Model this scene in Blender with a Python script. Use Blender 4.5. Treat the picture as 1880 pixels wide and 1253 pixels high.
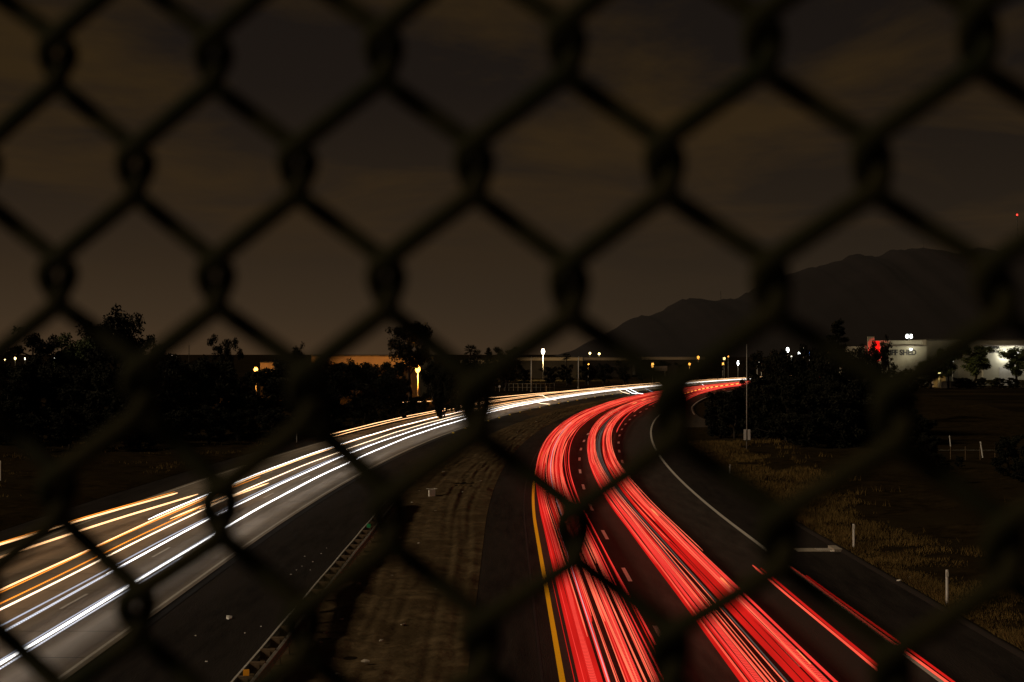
import bpy, bmesh, math, random
import numpy as np
from mathutils import Vector, Matrix

for o in list(bpy.data.objects):
    bpy.data.objects.remove(o, do_unlink=True)
scene = bpy.context.scene
col = scene.collection

# ------------------------------------------------------------------ camera
CAM_H = 9.3            # eye height above the freeway, standing on the overpass
F = 2900.0             # focal length in photo pixels (1880 px wide)
HOR = 650.0            # horizon row in the photo
cam_d = bpy.data.cameras.new('camera')
cam = bpy.data.objects.new('camera', cam_d)
col.objects.link(cam)
cam.location = (0, 0, CAM_H)
cam.rotation_euler = (math.radians(90.0) + math.atan(23.5 / F), 0, 0)
cam_d.sensor_width = 36.0
cam_d.lens = 36.0 * F / 1880.0
cam_d.clip_start = 0.05
cam_d.clip_end = 40000.0
cam_d.dof.use_dof = True
cam_d.dof.focus_distance = 260.0
cam_d.dof.aperture_fstop = 9.2
scene.camera = cam

# ------------------------------------------------------------------ render / exposure
scene.render.engine = 'CYCLES'
scene.cycles.use_denoising = True
scene.cycles.use_light_tree = True
scene.cycles.max_bounces = 5
scene.cycles.sample_clamp_indirect = 2.0
scene.view_settings.view_transform = 'Standard'
scene.view_settings.look = 'None'
scene.view_settings.gamma = 1.0
scene.view_settings.exposure = 0.0
scene.view_settings.use_curve_mapping = False

# ------------------------------------------------------------------ night sky lit by the city
SUN_EL = math.radians(31.0)
SUN_AZ = math.radians(-108.0)          # compass angle of the light, from +Y towards +X
world = bpy.data.worlds.new('World')
scene.world = world
world.use_nodes = True
wn, wl = world.node_tree.nodes, world.node_tree.links
wn.clear()
def WN(t, **k):
    n = wn.new(t)
    for a, b in k.items():
        setattr(n, a, b)
    return n
def wramp(stops):
    n = WN('ShaderNodeValToRGB')
    el = n.color_ramp.elements
    while len(el) < len(stops):
        el.new(0.5)
    for e, (p, c) in zip(el, stops):
        e.position = p
        e.color = (*c, 1)
    return n
tc = WN('ShaderNodeTexCoord')
sep = WN('ShaderNodeSeparateXYZ')
wl.new(tc.outputs['Generated'], sep.inputs[0])
hz = WN('ShaderNodeMapRange')
hz.inputs[1].default_value, hz.inputs[2].default_value = 0.0, 0.30
wl.new(sep.outputs['Z'], hz.inputs[0])
clear_l = wramp([(0.0, (.062, .036, .0180)), (.08, (.046, .0285, .0150)), (.20, (.032, .0200, .0108)), (.36, (.0200, .0130, .0078)), (.55, (.0125, .0086, .0062)), (1.0, (.0080, .0058, .0046))])
clear_r = wramp([(0.0, (.030, .0200, .0115)), (.08, (.0260, .0175, .0103)), (.20, (.0205, .0140, .0085)), (.36, (.0165, .0112, .0070)), (.55, (.0108, .0076, .0056)), (1.0, (.0072, .0053, .0043))])
az = WN('ShaderNodeMapRange')           # the town, and its glow, lie to the left of the mountain
az.interpolation_type = 'SMOOTHSTEP'
az.inputs[1].default_value, az.inputs[2].default_value = -0.42, 0.40
wl.new(sep.outputs['X'], az.inputs[0])
clear = WN('ShaderNodeMix', data_type='RGBA')
wl.new(az.outputs[0], clear.inputs['Factor'])
wl.new(clear_l.outputs[0], clear.inputs['A'])
wl.new(clear_r.outputs[0], clear.inputs['B'])
cloudc = wramp([(0.0, (.052, .0310, .0160)), (.08, (.040, .0250, .0130)), (.20, (.0345, .0205, .0096)), (.36, (.0300, .0176, .0076)), (.55, (.0295, .0170, .0062)), (1.0, (.025, .0145, .0053))])
wl.new(hz.outputs[0], clear_l.inputs[0])
wl.new(hz.outputs[0], clear_r.inputs[0])
wl.new(hz.outputs[0], cloudc.inputs[0])
den = WN('ShaderNodeMath', operation='ADD')
den.inputs[1].default_value = 0.10
wl.new(sep.outputs['Z'], den.inputs[0])
dv = WN('ShaderNodeVectorMath', operation='DIVIDE')
cmb = WN('ShaderNodeCombineXYZ')
for i in range(3):
    wl.new(den.outputs[0], cmb.inputs[i])
wl.new(tc.outputs['Generated'], dv.inputs[0])
wl.new(cmb.outputs[0], dv.inputs[1])
mp = WN('ShaderNodeMapping')
mp.inputs['Location'].default_value = (0.3, 2.2, 0)
mp.inputs['Scale'].default_value = (1.0, 0.8, 0.0)
wl.new(dv.outputs[0], mp.inputs[0])
nz = WN('ShaderNodeTexNoise')
nz.inputs['Scale'].default_value = 1.05
nz.inputs['Detail'].default_value = 9.0
nz.inputs['Roughness'].default_value = 0.56
nz.inputs['Distortion'].default_value = 0.45
wl.new(mp.outputs[0], nz.inputs['Vector'])
cr = wramp([(0.43, (0, 0, 0)), (0.60, (1, 1, 1))])
wl.new(nz.outputs['Fac'], cr.inputs[0])
mixc = WN('ShaderNodeMix', data_type='RGBA')
cf = WN('ShaderNodeMapRange')
cf.inputs[1].default_value, cf.inputs[2].default_value = 0.035, 0.10
wl.new(sep.outputs['Z'], cf.inputs[0])
cm = WN('ShaderNodeMath', operation='MULTIPLY')
wl.new(cr.outputs[0], cm.inputs[0])
wl.new(cf.outputs[0], cm.inputs[1])
wl.new(cm.outputs[0], mixc.inputs['Factor'])
wl.new(clear.outputs['Result'], mixc.inputs['A'])
wl.new(cloudc.outputs[0], mixc.inputs['B'])
sky = WN('ShaderNodeTexSky', sky_type='NISHITA')
sky.sun_disc = False
sky.sun_elevation = SUN_EL
sky.sun_rotation = SUN_AZ
bg1 = WN('ShaderNodeBackground')
bg1.inputs['Strength'].default_value = 1.0
wl.new(mixc.outputs['Result'], bg1.inputs['Color'])
bg2 = WN('ShaderNodeBackground')
bg2.inputs['Strength'].default_value = 0.00005
wl.new(sky.outputs[0], bg2.inputs['Color'])
adds = WN('ShaderNodeAddShader')
wl.new(bg1.outputs[0], adds.inputs[0])
wl.new(bg2.outputs[0], adds.inputs[1])
wo = WN('ShaderNodeOutputWorld')
wl.new(adds.outputs[0], wo.inputs[0])

sun_d = bpy.data.lights.new('night_glow', 'SUN')
sun_d.energy = 1.55
sun_d.angle = math.radians(12.0)
sun_d.color = (1.0, 0.80, 0.55)
sun = bpy.data.objects.new('night_glow', sun_d)
col.objects.link(sun)
to_sun = Vector((math.sin(SUN_AZ) * math.cos(SUN_EL), math.cos(SUN_AZ) * math.cos(SUN_EL), math.sin(SUN_EL)))
sun.rotation_euler = to_sun.to_track_quat('Z', 'Y').to_euler()
sun.location = (-30, -20, 60)

# ------------------------------------------------------------------ helpers
rng = random.Random(7)
npr = np.random.default_rng(11)

def gnd(px, py, z=0.0):
    """world point at height z seen at photo pixel (px, py)"""
    Y = (CAM_H - z) * F / (py - HOR)
    return Vector(((px - 940.0) / F * Y, Y, z))
def zat(py, Y):
    return CAM_H + (HOR - py) / F * Y
def xat(px, Y):
    return (px - 940.0) / F * Y

def tag(o, label=None, cat=None, group=None, kind=None):
    if label: o['label'] = label
    if cat: o['category'] = cat
    if group: o['group'] = group
    if kind: o['kind'] = kind
    return o
def link(o, parent=None):
    col.objects.link(o)
    if parent is not None:
        o.parent = parent
    return o
def empty(name, loc=(0, 0, 0), rz=0.0):
    o = bpy.data.objects.new(name, None)
    o.location = loc
    o.rotation_euler = (0, 0, rz)
    o.empty_display_size = 0.2
    return link(o)
def mesh(name, verts, faces, uvs=None, smooth=False):
    me = bpy.data.meshes.new(name)
    me.from_pydata([tuple(v) for v in verts], [], faces)
    if uvs is not None:
        lay = me.uv_layers.new(name='UVMap')
        idx = np.zeros(len(me.loops), dtype=np.int32)
        me.loops.foreach_get('vertex_index', idx)
        lay.data.foreach_set('uv', np.asarray(uvs, dtype=np.float32)[idx].ravel())
    if smooth:
        me.polygons.foreach_set('use_smooth', [True] * len(me.polygons))
    me.update()
    return me
def mobj(name, me, mat, parent=None, loc=None, rz=None):
    if mat is not None and len(me.materials) == 0:
        me.materials.append(mat)
    o = bpy.data.objects.new(name, me)
    if loc is not None: o.location = loc
    if rz is not None: o.rotation_euler = (0, 0, rz)
    return link(o, parent)

class MB:
    def __init__(s):
        s.v, s.f = [], []
    def box(s, cx, cy, cz, sx, sy, sz, rz=0.0, taper=1.0):
        n = len(s.v)
        c, q = math.cos(rz), math.sin(rz)
        for k, (i, j, l) in enumerate([(-1,-1,-1),(1,-1,-1),(1,1,-1),(-1,1,-1),(-1,-1,1),(1,-1,1),(1,1,1),(-1,1,1)]):
            t = taper if l > 0 else 1.0
            x, y = i * sx / 2 * t, j * sy / 2 * t
            s.v.append((cx + x * c - y * q, cy + x * q + y * c, cz + l * sz / 2))
        for a in [(0,3,2,1),(4,5,6,7),(0,1,5,4),(1,2,6,5),(2,3,7,6),(3,0,4,7)]:
            s.f.append(tuple(n + i for i in a))
        return s
    def tube(s, pts, radii, sides=6, caps=True):
        pts = [Vector(p) for p in pts]
        n0 = len(s.v)
        up = Vector((0, 0, 1))
        prev = None
        for i, p in enumerate(pts):
            t = (pts[min(i + 1, len(pts) - 1)] - pts[max(i - 1, 0)]).normalized()
            if prev is None:
                a = t.cross(up if abs(t.z) < .9 else Vector((1, 0, 0))).normalized()
            else:
                a = (prev - t * prev.dot(t)).normalized()
            prev = a
            b = t.cross(a)
            r = radii[i] if hasattr(radii, '__len__') else radii
            for k in range(sides):
                th = 2 * math.pi * k / sides
                s.v.append(tuple(p + (a * math.cos(th) + b * math.sin(th)) * r))
        for i in range(len(pts) - 1):
            for k in range(sides):
                a = n0 + i * sides + k
                b = n0 + i * sides + (k + 1) % sides
                s.f.append((a, b, b + sides, a + sides))
        if caps:
            s.f.append(tuple(n0 + k for k in range(sides))[::-1])
            e = n0 + (len(pts) - 1) * sides
            s.f.append(tuple(e + k for k in range(sides)))
        return s
    def mesh(s, name, smooth=False):
        return mesh(name, s.v, s.f, smooth=smooth)
    def build(s, name, mat, parent=None, loc=None, rz=None, smooth=False):
        return mobj(name, s.mesh(name, smooth), mat, parent, loc, rz)

def copy_tree(o, parent=None):
    c = o.copy()
    col.objects.link(c)
    c.parent = parent
    for ch in o.children:
        copy_tree(ch, c)
    return c

# ------------------------------------------------------------------ materials
def base_mat(name, color, rough=0.8, spec=0.3, metallic=0.0):
    m = bpy.data.materials.new(name)
    m.use_nodes = True
    b = m.node_tree.nodes['Principled BSDF']
    b.inputs['Base Color'].default_value = (*color, 1)
    b.inputs['Roughness'].default_value = rough
    b.inputs['Specular IOR Level'].default_value = spec
    b.inputs['Metallic'].default_value = metallic
    return m
def noise_mat(name, c1, c2, scale=3.0, detail=6.0, rough=0.85, bump=0.0, bscale=None, spec=0.25, coord='Object', stretch=(1, 1, 1), metallic=0.0, c3=None, scale3=0.3):
    m = base_mat(name, c1, rough, spec, metallic)
    nt = m.node_tree
    n, l = nt.nodes, nt.links
    b = n['Principled BSDF']
    t = n.new('ShaderNodeTexCoord')
    mpn = n.new('ShaderNodeMapping')
    mpn.inputs['Scale'].default_value = stretch
    l.new(t.outputs[coord], mpn.inputs[0])
    z = n.new('ShaderNodeTexNoise')
    z.inputs['Scale'].default_value = scale
    z.inputs['Detail'].default_value = detail
    z.inputs['Roughness'].default_value = 0.62
    l.new(mpn.outputs[0], z.inputs['Vector'])
    r = n.new('ShaderNodeValToRGB')
    r.color_ramp.elements[0].position = 0.32
    r.color_ramp.elements[0].color = (*c1, 1)
    r.color_ramp.elements[1].position = 0.70
    r.color_ramp.elements[1].color = (*c2, 1)
    l.new(z.outputs['Fac'], r.inputs[0])
    out = r.outputs[0]
    if c3 is not None:
        z3 = n.new('ShaderNodeTexNoise')
        z3.inputs['Scale'].default_value = scale3
        z3.inputs['Detail'].default_value = 5
        l.new(mpn.outputs[0], z3.inputs['Vector'])
        r3 = n.new('ShaderNodeValToRGB')
        r3.color_ramp.elements[0].position = 0.45
        r3.color_ramp.elements[1].position = 0.62
        l.new(z3.outputs['Fac'], r3.inputs[0])
        mx = n.new('ShaderNodeMix')
        mx.data_type = 'RGBA'
        l.new(r3.outputs[0], mx.inputs['Factor'])
        l.new(out, mx.inputs['A'])
        mx.inputs['B'].default_value = (*c3, 1)
        out = mx.outputs['Result']
    l.new(out, b.inputs['Base Color'])
    if bump > 0:
        zb = n.new('ShaderNodeTexNoise')
        zb.inputs['Scale'].default_value = bscale or scale * 3
        zb.inputs['Detail'].default_value = 4
        l.new(mpn.outputs[0], zb.inputs['Vector'])
        bp = n.new('ShaderNodeBump')
        bp.inputs['Strength'].default_value = bump
        bp.inputs['Distance'].default_value = 0.05
        l.new(zb.outputs['Fac'], bp.inputs['Height'])
        l.new(bp.outputs[0], b.inputs['Normal'])
    return m
def emit_mat(name, color, strength, dotted=None):
    """lamp light; dotted = (period in m, depth) for pulsed LED lamps"""
    m = bpy.data.materials.new(name)
    m.use_nodes = True
    n, l = m.node_tree.nodes, m.node_tree.links
    n.clear()
    e = n.new('ShaderNodeEmission')
    e.inputs['Color'].default_value = (*color, 1)
    e.inputs['Strength'].default_value = strength
    o = n.new('ShaderNodeOutputMaterial')
    l.new(e.outputs[0], o.inputs[0])
    t = n.new('ShaderNodeTexCoord')
    if dotted:
        s = n.new('ShaderNodeSeparateXYZ')
        l.new(t.outputs['UV'], s.inputs[0])
        a = n.new('ShaderNodeMath'); a.operation = 'MULTIPLY'; a.inputs[1].default_value = 2 * math.pi / dotted[0]
        l.new(s.outputs['Y'], a.inputs[0])
        w = n.new('ShaderNodeMath'); w.operation = 'SINE'
        l.new(a.outputs[0], w.inputs[0])
        g = n.new('ShaderNodeMapRange')
        g.inputs[1].default_value, g.inputs[2].default_value = -0.4, 0.4
        g.inputs[3].default_value, g.inputs[4].default_value = strength * (1 - dotted[1]), strength * 1.15
        l.new(w.outputs[0], g.inputs[0])
        l.new(g.outputs[0], e.inputs['Strength'])
    else:
        # engines, bumps in the road: the light wavers slowly along its way
        mpn = n.new('ShaderNodeMapping')
        mpn.inputs['Scale'].default_value = (0.0, 0.09, 0.0)
        l.new(t.outputs['UV'], mpn.inputs[0])
        z = n.new('ShaderNodeTexNoise'); z.inputs['Scale'].default_value = 1.0; z.inputs['Detail'].default_value = 3
        l.new(mpn.outputs[0], z.inputs['Vector'])
        g = n.new('ShaderNodeMapRange')
        g.inputs[1].default_value, g.inputs[2].default_value = 0.25, 0.75
        g.inputs[3].default_value, g.inputs[4].default_value = strength * 0.78, strength * 1.22
        l.new(z.outputs['Fac'], g.inputs[0])
        l.new(g.outputs[0], e.inputs['Strength'])
    return m
def lamp_mat(name, color, strength):
    m = bpy.data.materials.new(name)
    m.use_nodes = True
    n, l = m.node_tree.nodes, m.node_tree.links
    n.clear()
    e = n.new('ShaderNodeEmission')
    e.inputs['Color'].default_value = (*color, 1)
    e.inputs['Strength'].default_value = strength
    o = n.new('ShaderNodeOutputMaterial')
    l.new(e.outputs[0], o.inputs[0])
    return m

M = {}
M['ground'] = noise_mat('dark_field', (.006, .0045, .0025), (.014, .010, .0055), scale=.35, detail=8, bump=.4, bscale=2.0, spec=0.0, c3=(.020, .014, .007), scale3=.05)
M['asphalt'] = noise_mat('asphalt', (.022, .017, .014), (.050, .040, .033), scale=1.9, detail=10, rough=.85, spec=.1, bump=.25, bscale=30, coord='UV', stretch=(1, .12, 1), c3=(.034, .028, .023), scale3=.25)
M['shoulder'] = noise_mat('old_asphalt', (.010, .008, .007), (.026, .021, .018), scale=2.6, detail=10, rough=.95, spec=.04, bump=.5, bscale=22, coord='UV', stretch=(1, .10, 1), c3=(.025, .020, .017), scale3=.35)
M['concrete_road'] = noise_mat('grooved_concrete', (.20, .165, .130), (.30, .25, .20), scale=2.2, detail=9, rough=.8, spec=.12, bump=.25, bscale=40, coord='UV', stretch=(1, .05, 1), c3=(.165, .138, .110), scale3=.5)
M['seam'] = noise_mat('tar_seam', (.006, .005, .005), (.014, .012, .011), scale=3, rough=.8)
M['dirt'] = noise_mat('median_dirt', (.034, .023, .011), (.115, .078, .040), scale=1.3, detail=10, rough=.95, bump=1.0, bscale=5, spec=.05, c3=(.050, .033, .016), scale3=.35)
M['verge'] = noise_mat('verge_soil', (.007, .005, .0025), (.026, .0175, .0075), scale=1.1, detail=9, rough=.95, bump=.6, bscale=7, spec=0.0, c3=(.018, .013, .006), scale3=.15)
M['yellow_paint'] = noise_mat('yellow_paint', (.88, .60, .008), (.94, .70, .012), scale=5, rough=.6)
M['white_paint'] = noise_mat('white_paint', (.84, .82, .77), (.90, .88, .84), scale=5, rough=.6)
M['old_white_paint'] = noise_mat('worn_white_paint', (.34, .31, .27), (.62, .58, .51), scale=6, rough=.7)
M['vinyl'] = noise_mat('green_vinyl_wire', (.005, .0072, .0018), (.017, .0135, .004), scale=26, rough=.85, spec=.08)
M['galv'] = noise_mat('galvanized_steel', (.32, .31, .29), (.50, .48, .45), scale=9, rough=.5, metallic=.2)
M['rail'] = noise_mat('weathered_rail_steel', (.24, .22, .19), (.40, .37, .33), scale=4, rough=.55, metallic=.15)
M['timber'] = noise_mat('weathered_timber', (.085, .055, .030), (.15, .10, .06), scale=6, rough=.9)
M['white_plastic'] = noise_mat('white_plastic', (.62, .59, .54), (.78, .75, .70), scale=6, rough=.55)
M['leaf'] = noise_mat('dark_leaves', (.005, .005, .0025), (.014, .013, .006), scale=.9, rough=.8, spec=.1)
M['leaf_b'] = noise_mat('broad_leaves', (.030, .040, .012), (.065, .080, .026), scale=1.4, rough=.7, spec=.15)
M['bark'] = noise_mat('bark', (.012, .009, .006), (.030, .022, .016), scale=5, rough=.95)
M['hill'] = noise_mat('dry_hillside', (.0095, .0066, .0058), (.0130, .0092, .0082), scale=.004, detail=9, rough=1.0, bump=.0)
M['wall_white'] = noise_mat('painted_wall_panels', (.22, .21, .165), (.30, .285, .22), scale=.15, rough=.85)
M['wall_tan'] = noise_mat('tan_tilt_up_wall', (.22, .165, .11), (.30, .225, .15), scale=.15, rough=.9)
M['wall_unlit'] = noise_mat('unlit_wall_tone', (.018, .013, .009), (.030, .022, .015), scale=.15, rough=.9)  # near-black colour stands in for wall the lamps leave unlit
M['roof_dark'] = noise_mat('dark_roof_trim', (.07, .06, .05), (.11, .09, .075), scale=.5, rough=.9)
M['door_grey'] = noise_mat('grey_roller_door', (.24, .23, .21), (.32, .31, .28), scale=.8, rough=.7)
M['black_letter'] = base_mat('black_letter_paint', (.02, .02, .02), .7)
M['red_glow'] = noise_mat('red_glow_panel', (.62, .03, .03), (.75, .05, .045), scale=.6, rough=.6)  # red paint stands in for a red neon glow on the corner
M['grass'] = noise_mat('dry_grass_blades', (.034, .021, .006), (.150, .095, .030), scale=.45, rough=.9, spec=.1)
M['concrete'] = noise_mat('plain_concrete', (.24, .22, .19), (.34, .31, .27), scale=2.5, rough=.9, bump=.2)
M['paper'] = noise_mat('faded_paper', (.50, .47, .40), (.66, .62, .54), scale=8, rough=.9)
M['dull_paper'] = noise_mat('dirty_pale', (.18, .15, .115), (.36, .315, .25), scale=8, rough=.95)
M['amber_plastic'] = base_mat('amber_plastic', (.85, .36, .02), .4)
M['green_plastic'] = base_mat('green_plastic', (.03, .45, .16), .4)
M['yellow_plastic'] = base_mat('yellow_plastic', (.90, .66, .05), .4)
M['sign_back'] = noise_mat('sign_sheet', (.50, .46, .43), (.60, .56, .53), scale=4, rough=.6)
M['sign_brown'] = noise_mat('dull_sign_sheet', (.17, .13, .10), (.22, .17, .13), scale=2, rough=.6)

# ------------------------------------------------------------------ road alignments
def RA(s, off):                     # outbound side: offset from its yellow line
    if s < 87:
        return (1.2 + .004 * (87 - s) + off, s)
    a = (s - 87) / 1145.0
    return (1.2 + 1145 - (1145 - off) * math.cos(a), 87 + (1145 - off) * math.sin(a))
def LA(s, off):                     # inbound side
    if s < 70:
        return (off, s)
    a = (s - 70) / 1200.0
    return (1200 - (1200 - off) * math.cos(a), 70 + (1200 - off) * math.sin(a))

def stations(s0, s1, step):
    n = max(2, int(round((s1 - s0) / step)) + 1)
    return list(np.linspace(s0, s1, n))
def strip(name, A, o0, o1, z, s0=-40, s1=820, mat=None, step=6.0, nacross=1, parent=None, zf=None):
    st = stations(s0, s1, step)
    v, f, uv = [], [], []
    for s in st:
        a = o0(s) if callable(o0) else o0
        b = o1(s) if callable(o1) else o1
        for k in range(nacross + 1):
            off = a + (b - a) * k / nacross
            x, y = A(s, off)
            v.append((x, y, z + (zf(s, off) if zf else 0)))
            uv.append((off, s))
    w = nacross + 1
    for i in range(len(st) - 1):
        for k in range(nacross):
            p = i * w + k
            f.append((p, p + 1, p + 1 + w, p + w))
    return mobj(name, mesh(name, v, f, uv, smooth=nacross > 1), mat, parent)

# ------------------------------------------------------------------ ground, hills
g = 16000.0
gv, gf = [], []
gx = np.r_[np.linspace(-g, -300, 6), np.linspace(-200, 300, 11), np.linspace(500, g, 6)]
gy = np.r_[np.linspace(-2000, -100, 4), np.linspace(0, 900, 19), np.linspace(1200, g, 8)]
for y in gy:
    for x in gx:
        gv.append((x, y, -.12))
nx = len(gx)
for j in range(len(gy) - 1):
    for i in range(nx - 1):
        p = j * nx + i
        gf.append((p, p + 1, p + 1 + nx, p + nx))
tag(mobj('ground', mesh('ground', gv, gf), M['ground']), kind='structure')

prof = [(960, 653), (1020, 650), (1060, 634), (1110, 606), (1160, 584), (1205, 566), (1255, 549), (1283, 543), (1310, 546), (1345, 543), (1375, 530), (1405, 512), (1450, 497), (1490, 484), (1540, 471), (1600, 462), (1660, 455), (1710, 452), (1760, 457), (1810, 455), (1880, 448), (2000, 430), (2200, 440), (2500, 500), (2900, 590), (3200, 650)]
pp = np.array(prof, float)
HY = 6000.0
xs = np.linspace(960, 3200, 330)
hz_ = (HOR - np.interp(xs, pp[:, 0], pp[:, 1])) / F * HY
rr = npr.normal(size=(5, 40))
def n1(x, sc, k):
    t = x / sc
    i = np.floor(t).astype(int)
    fr = t - i
    fr = fr * fr * (3 - 2 * fr)
    return rr[k][i % 40] * (1 - fr) + rr[k][(i + 1) % 40] * fr
hv, hf = [], []
rows = np.linspace(-1, 1.2, 23)
for j, r in enumerate(rows):
    bell = max(0.0, 1 - abs(r) ** 1.35)
    for i, x in enumerate(xs):
        wx = (x - 940) / F * HY
        spur = 1 + .09 * n1(np.array([wx + r * 420]), 260, 0)[0] * abs(r) + .05 * n1(np.array([wx - r * 900]), 95, 1)[0] * abs(r)
        small = (6.0 * n1(np.array([wx]), 48, 2)[0] + 3.2 * n1(np.array([wx]), 17, 3)[0]) * min(1, hz_[i] / 90)
        h = max(-3.0, hz_[i] * min(bell * spur, 1.0 if j != 10 else 1.0) + small * bell - 3)
        hv.append((wx, HY + r * 1500, h))
for j in range(len(rows) - 1):
    for i in range(len(xs) - 1):
        p = j * len(xs) + i
        hf.append((p, p + 1, p + 1 + len(xs), p + len(xs)))
tag(mobj('hills', mesh('hills', hv, hf, smooth=True), M['hill']), kind='structure')

# ------------------------------------------------------------------ roads
road_r = strip('outbound_road', RA, 0.0, 10.95, 0.0, mat=M['asphalt'])
tag(road_r, kind='structure')
tag(strip('outbound_left_shoulder', RA, -2.75, 0.0, -.006, mat=M['shoulder']), kind='structure')
tag(strip('outbound_right_shoulder', RA, 10.95, 14.25, -.006, s1=300, mat=M['shoulder']), kind='structure')
road_l = strip('inbound_road', LA, -24.0, -12.75, 0.0, mat=M['concrete_road'])
tag(road_l, kind='structure')
tag(strip('inbound_right_shoulder', LA, -12.75, -7.6, -.045, mat=M['shoulder']), kind='structure')
tag(strip('inbound_left_shoulder', LA, -27.0, -24.0, -.03, mat=M['shoulder']), kind='structure')
def ramp_r(s): return float(np.interp(s, [190, 240, 278, 355, 430, 520], [21, 16.6, 14.7, 12.2, 11.2, 10.96]))
def ramp_l(s): return float(np.interp(s, [190, 240, 278, 355, 430, 520], [16, 11.2, 10.96, 10.96, 10.95, 10.95]))
tag(strip('entrance_ramp', RA, ramp_l, ramp_r, .006, s0=190, s1=520, mat=M['asphalt']), kind='structure')

strip('joint_seam', LA, -12.75, -12.42, -.030, s0=5, s1=600, mat=M['seam'], parent=road_l)
# painted lines: each line or dash belongs to its road
PZ = .008
strip('joint_seam', RA, -.55, -.46, .003, s0=10, s1=500, mat=M['seam'], parent=road_r)
for k in range(40):
    sj = 30 + k * 4.6
    strip('slab_joint', LA, -24.0, -12.76, .004, s0=sj, s1=sj + .05, mat=M['seam'], parent=road_l, step=9)
strip('yellow_line', RA, -.02, .15, PZ, s0=10, s1=600, mat=M['yellow_paint'], parent=road_r, step=4)
strip('edge_line', RA, 10.72, 10.92, PZ, s0=10, s1=275, mat=M['old_white_paint'], parent=road_r, step=4)
strip('edge_line', RA, lambda s: ramp_r(s) - .45, lambda s: ramp_r(s) - .22, .012, s0=245, s1=510, mat=M['old_white_paint'], parent=road_r, step=4)
for off, s00 in ((3.55, 65.0), (7.25, 62.0)):
    k = -3
    while True:
        s = s00 + k * 14.63
        k += 1
        if s > 430: break
        strip('lane_dash', RA, off - .07 - .0002 * s, off + .07 + .0002 * s, PZ, s0=s - .4, s1=s + 3.7, mat=M['white_paint'], parent=road_r, step=1.9)
strip('edge_line', LA, -13.05, -12.93, PZ, s0=10, s1=600, mat=M['old_white_paint'], parent=road_l, step=4)
strip('edge_line', LA, -23.75, -23.6, PZ, s0=10, s1=600, mat=M['old_white_paint'], parent=road_l, step=4)
for off in (-16.45, -20.1):
    for k in range(24):
        s = 43.0 + k * 14.63 + (4 if off < -18 else 0)
        strip('lane_dash', LA, off - .06, off + .06, PZ, s0=s, s1=s + 3.6, mat=M['old_white_paint'], parent=road_l, step=1.9)

# median of bare dirt with wheel ruts (real relief)
def vnoise(x, y, sc, seed):
    r = np.random.default_rng(seed).normal(size=(64, 64))
    X, Y = x / sc, y / sc
    i, j = np.floor(X).astype(int), np.floor(Y).astype(int)
    fx, fy = X - i, Y - j
    fx, fy = fx * fx * (3 - 2 * fx), fy * fy * (3 - 2 * fy)
    i0, i1, j0, j1 = i % 64, (i + 1) % 64, j % 64, (j + 1) % 64
    return (r[i0, j0] * (1 - fx) + r[i1, j0] * fx) * (1 - fy) + (r[i0, j1] * (1 - fx) + r[i1, j1] * fx) * fy
def grid_obj(name, P, mat, parent=None):
    ny, nx_ = P.shape[:2]
    me = bpy.data.meshes.new(name)
    idx = np.arange(ny * nx_).reshape(ny, nx_)
    q = np.stack([idx[:-1, :-1], idx[:-1, 1:], idx[1:, 1:], idx[1:, :-1]], -1).reshape(-1, 4)
    me.vertices.add(ny * nx_)
    me.vertices.foreach_set('co', P.reshape(-1).astype(np.float32))
    me.loops.add(q.size)
    me.loops.foreach_set('vertex_index', q.ravel().astype(np.int32))
    me.polygons.add(len(q))
    me.polygons.foreach_set('loop_start', np.arange(0, q.size, 4, dtype=np.int32))
    me.polygons.foreach_set('loop_total', np.full(len(q), 4, dtype=np.int32))
    me.polygons.foreach_set('use_smooth', np.ones(len(q), dtype=bool))
    me.update(calc_edges=True)
    return mobj(name, me, mat, parent)
ss = np.r_[np.linspace(15, 40, 30), np.linspace(40.2, 200, 800), np.linspace(200.5, 330, 260), np.linspace(333, 700, 60)]
nt_ = 110
P = np.zeros((len(ss), nt_, 3))
for j, s in enumerate(ss):
    xl, yl = LA(s, -7.75)
    xr, yr = RA(s, -2.65)
    t = np.linspace(0, 1, nt_)
    P[j, :, 0] = xl + (xr - xl) * t
    P[j, :, 1] = yl + (yr - yl) * t
X, Y = P[..., 0], P[..., 1]
T = np.tile(np.linspace(0, 1, nt_), (len(ss), 1))
S = np.tile(ss[:, None], (1, nt_))
zz = .05 * vnoise(X, Y, 1.7, 1) + .025 * vnoise(X, Y, .55, 2) + .05 * vnoise(X, Y, 6, 3)
rt = np.random.default_rng(19)
for q in range(13):
    t0, amp, ph, dep, per = rt.uniform(.25, .92), rt.uniform(.03, .22), rt.uniform(0, 6.28), rt.uniform(.015, .04), rt.uniform(20, 60)
    wdt = rt.uniform(.016, .030)
    for gap in (0, .13):
        c = t0 + gap + amp * np.sin(S / per + ph) + .02 * np.sin(S / 7.0 + ph * 2)
        fade = np.clip(.5 + 1.2 * np.sin(S / (per * .8) + ph * 3), 0, 1)
        d = (T - c) / wdt
        zz += fade * (-dep * np.exp(-d * d) + .45 * dep * np.exp(-((np.abs(d) - 2.1) ** 2)))
edge = np.minimum(1, np.minimum(T, 1 - T) / .07)
zz = np.where(edge < 1, zz * edge, zz)
P[..., 2] = zz + .02 * edge + .01
med = grid_obj('median', P, M['dirt'])
tag(med, kind='structure')

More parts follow.
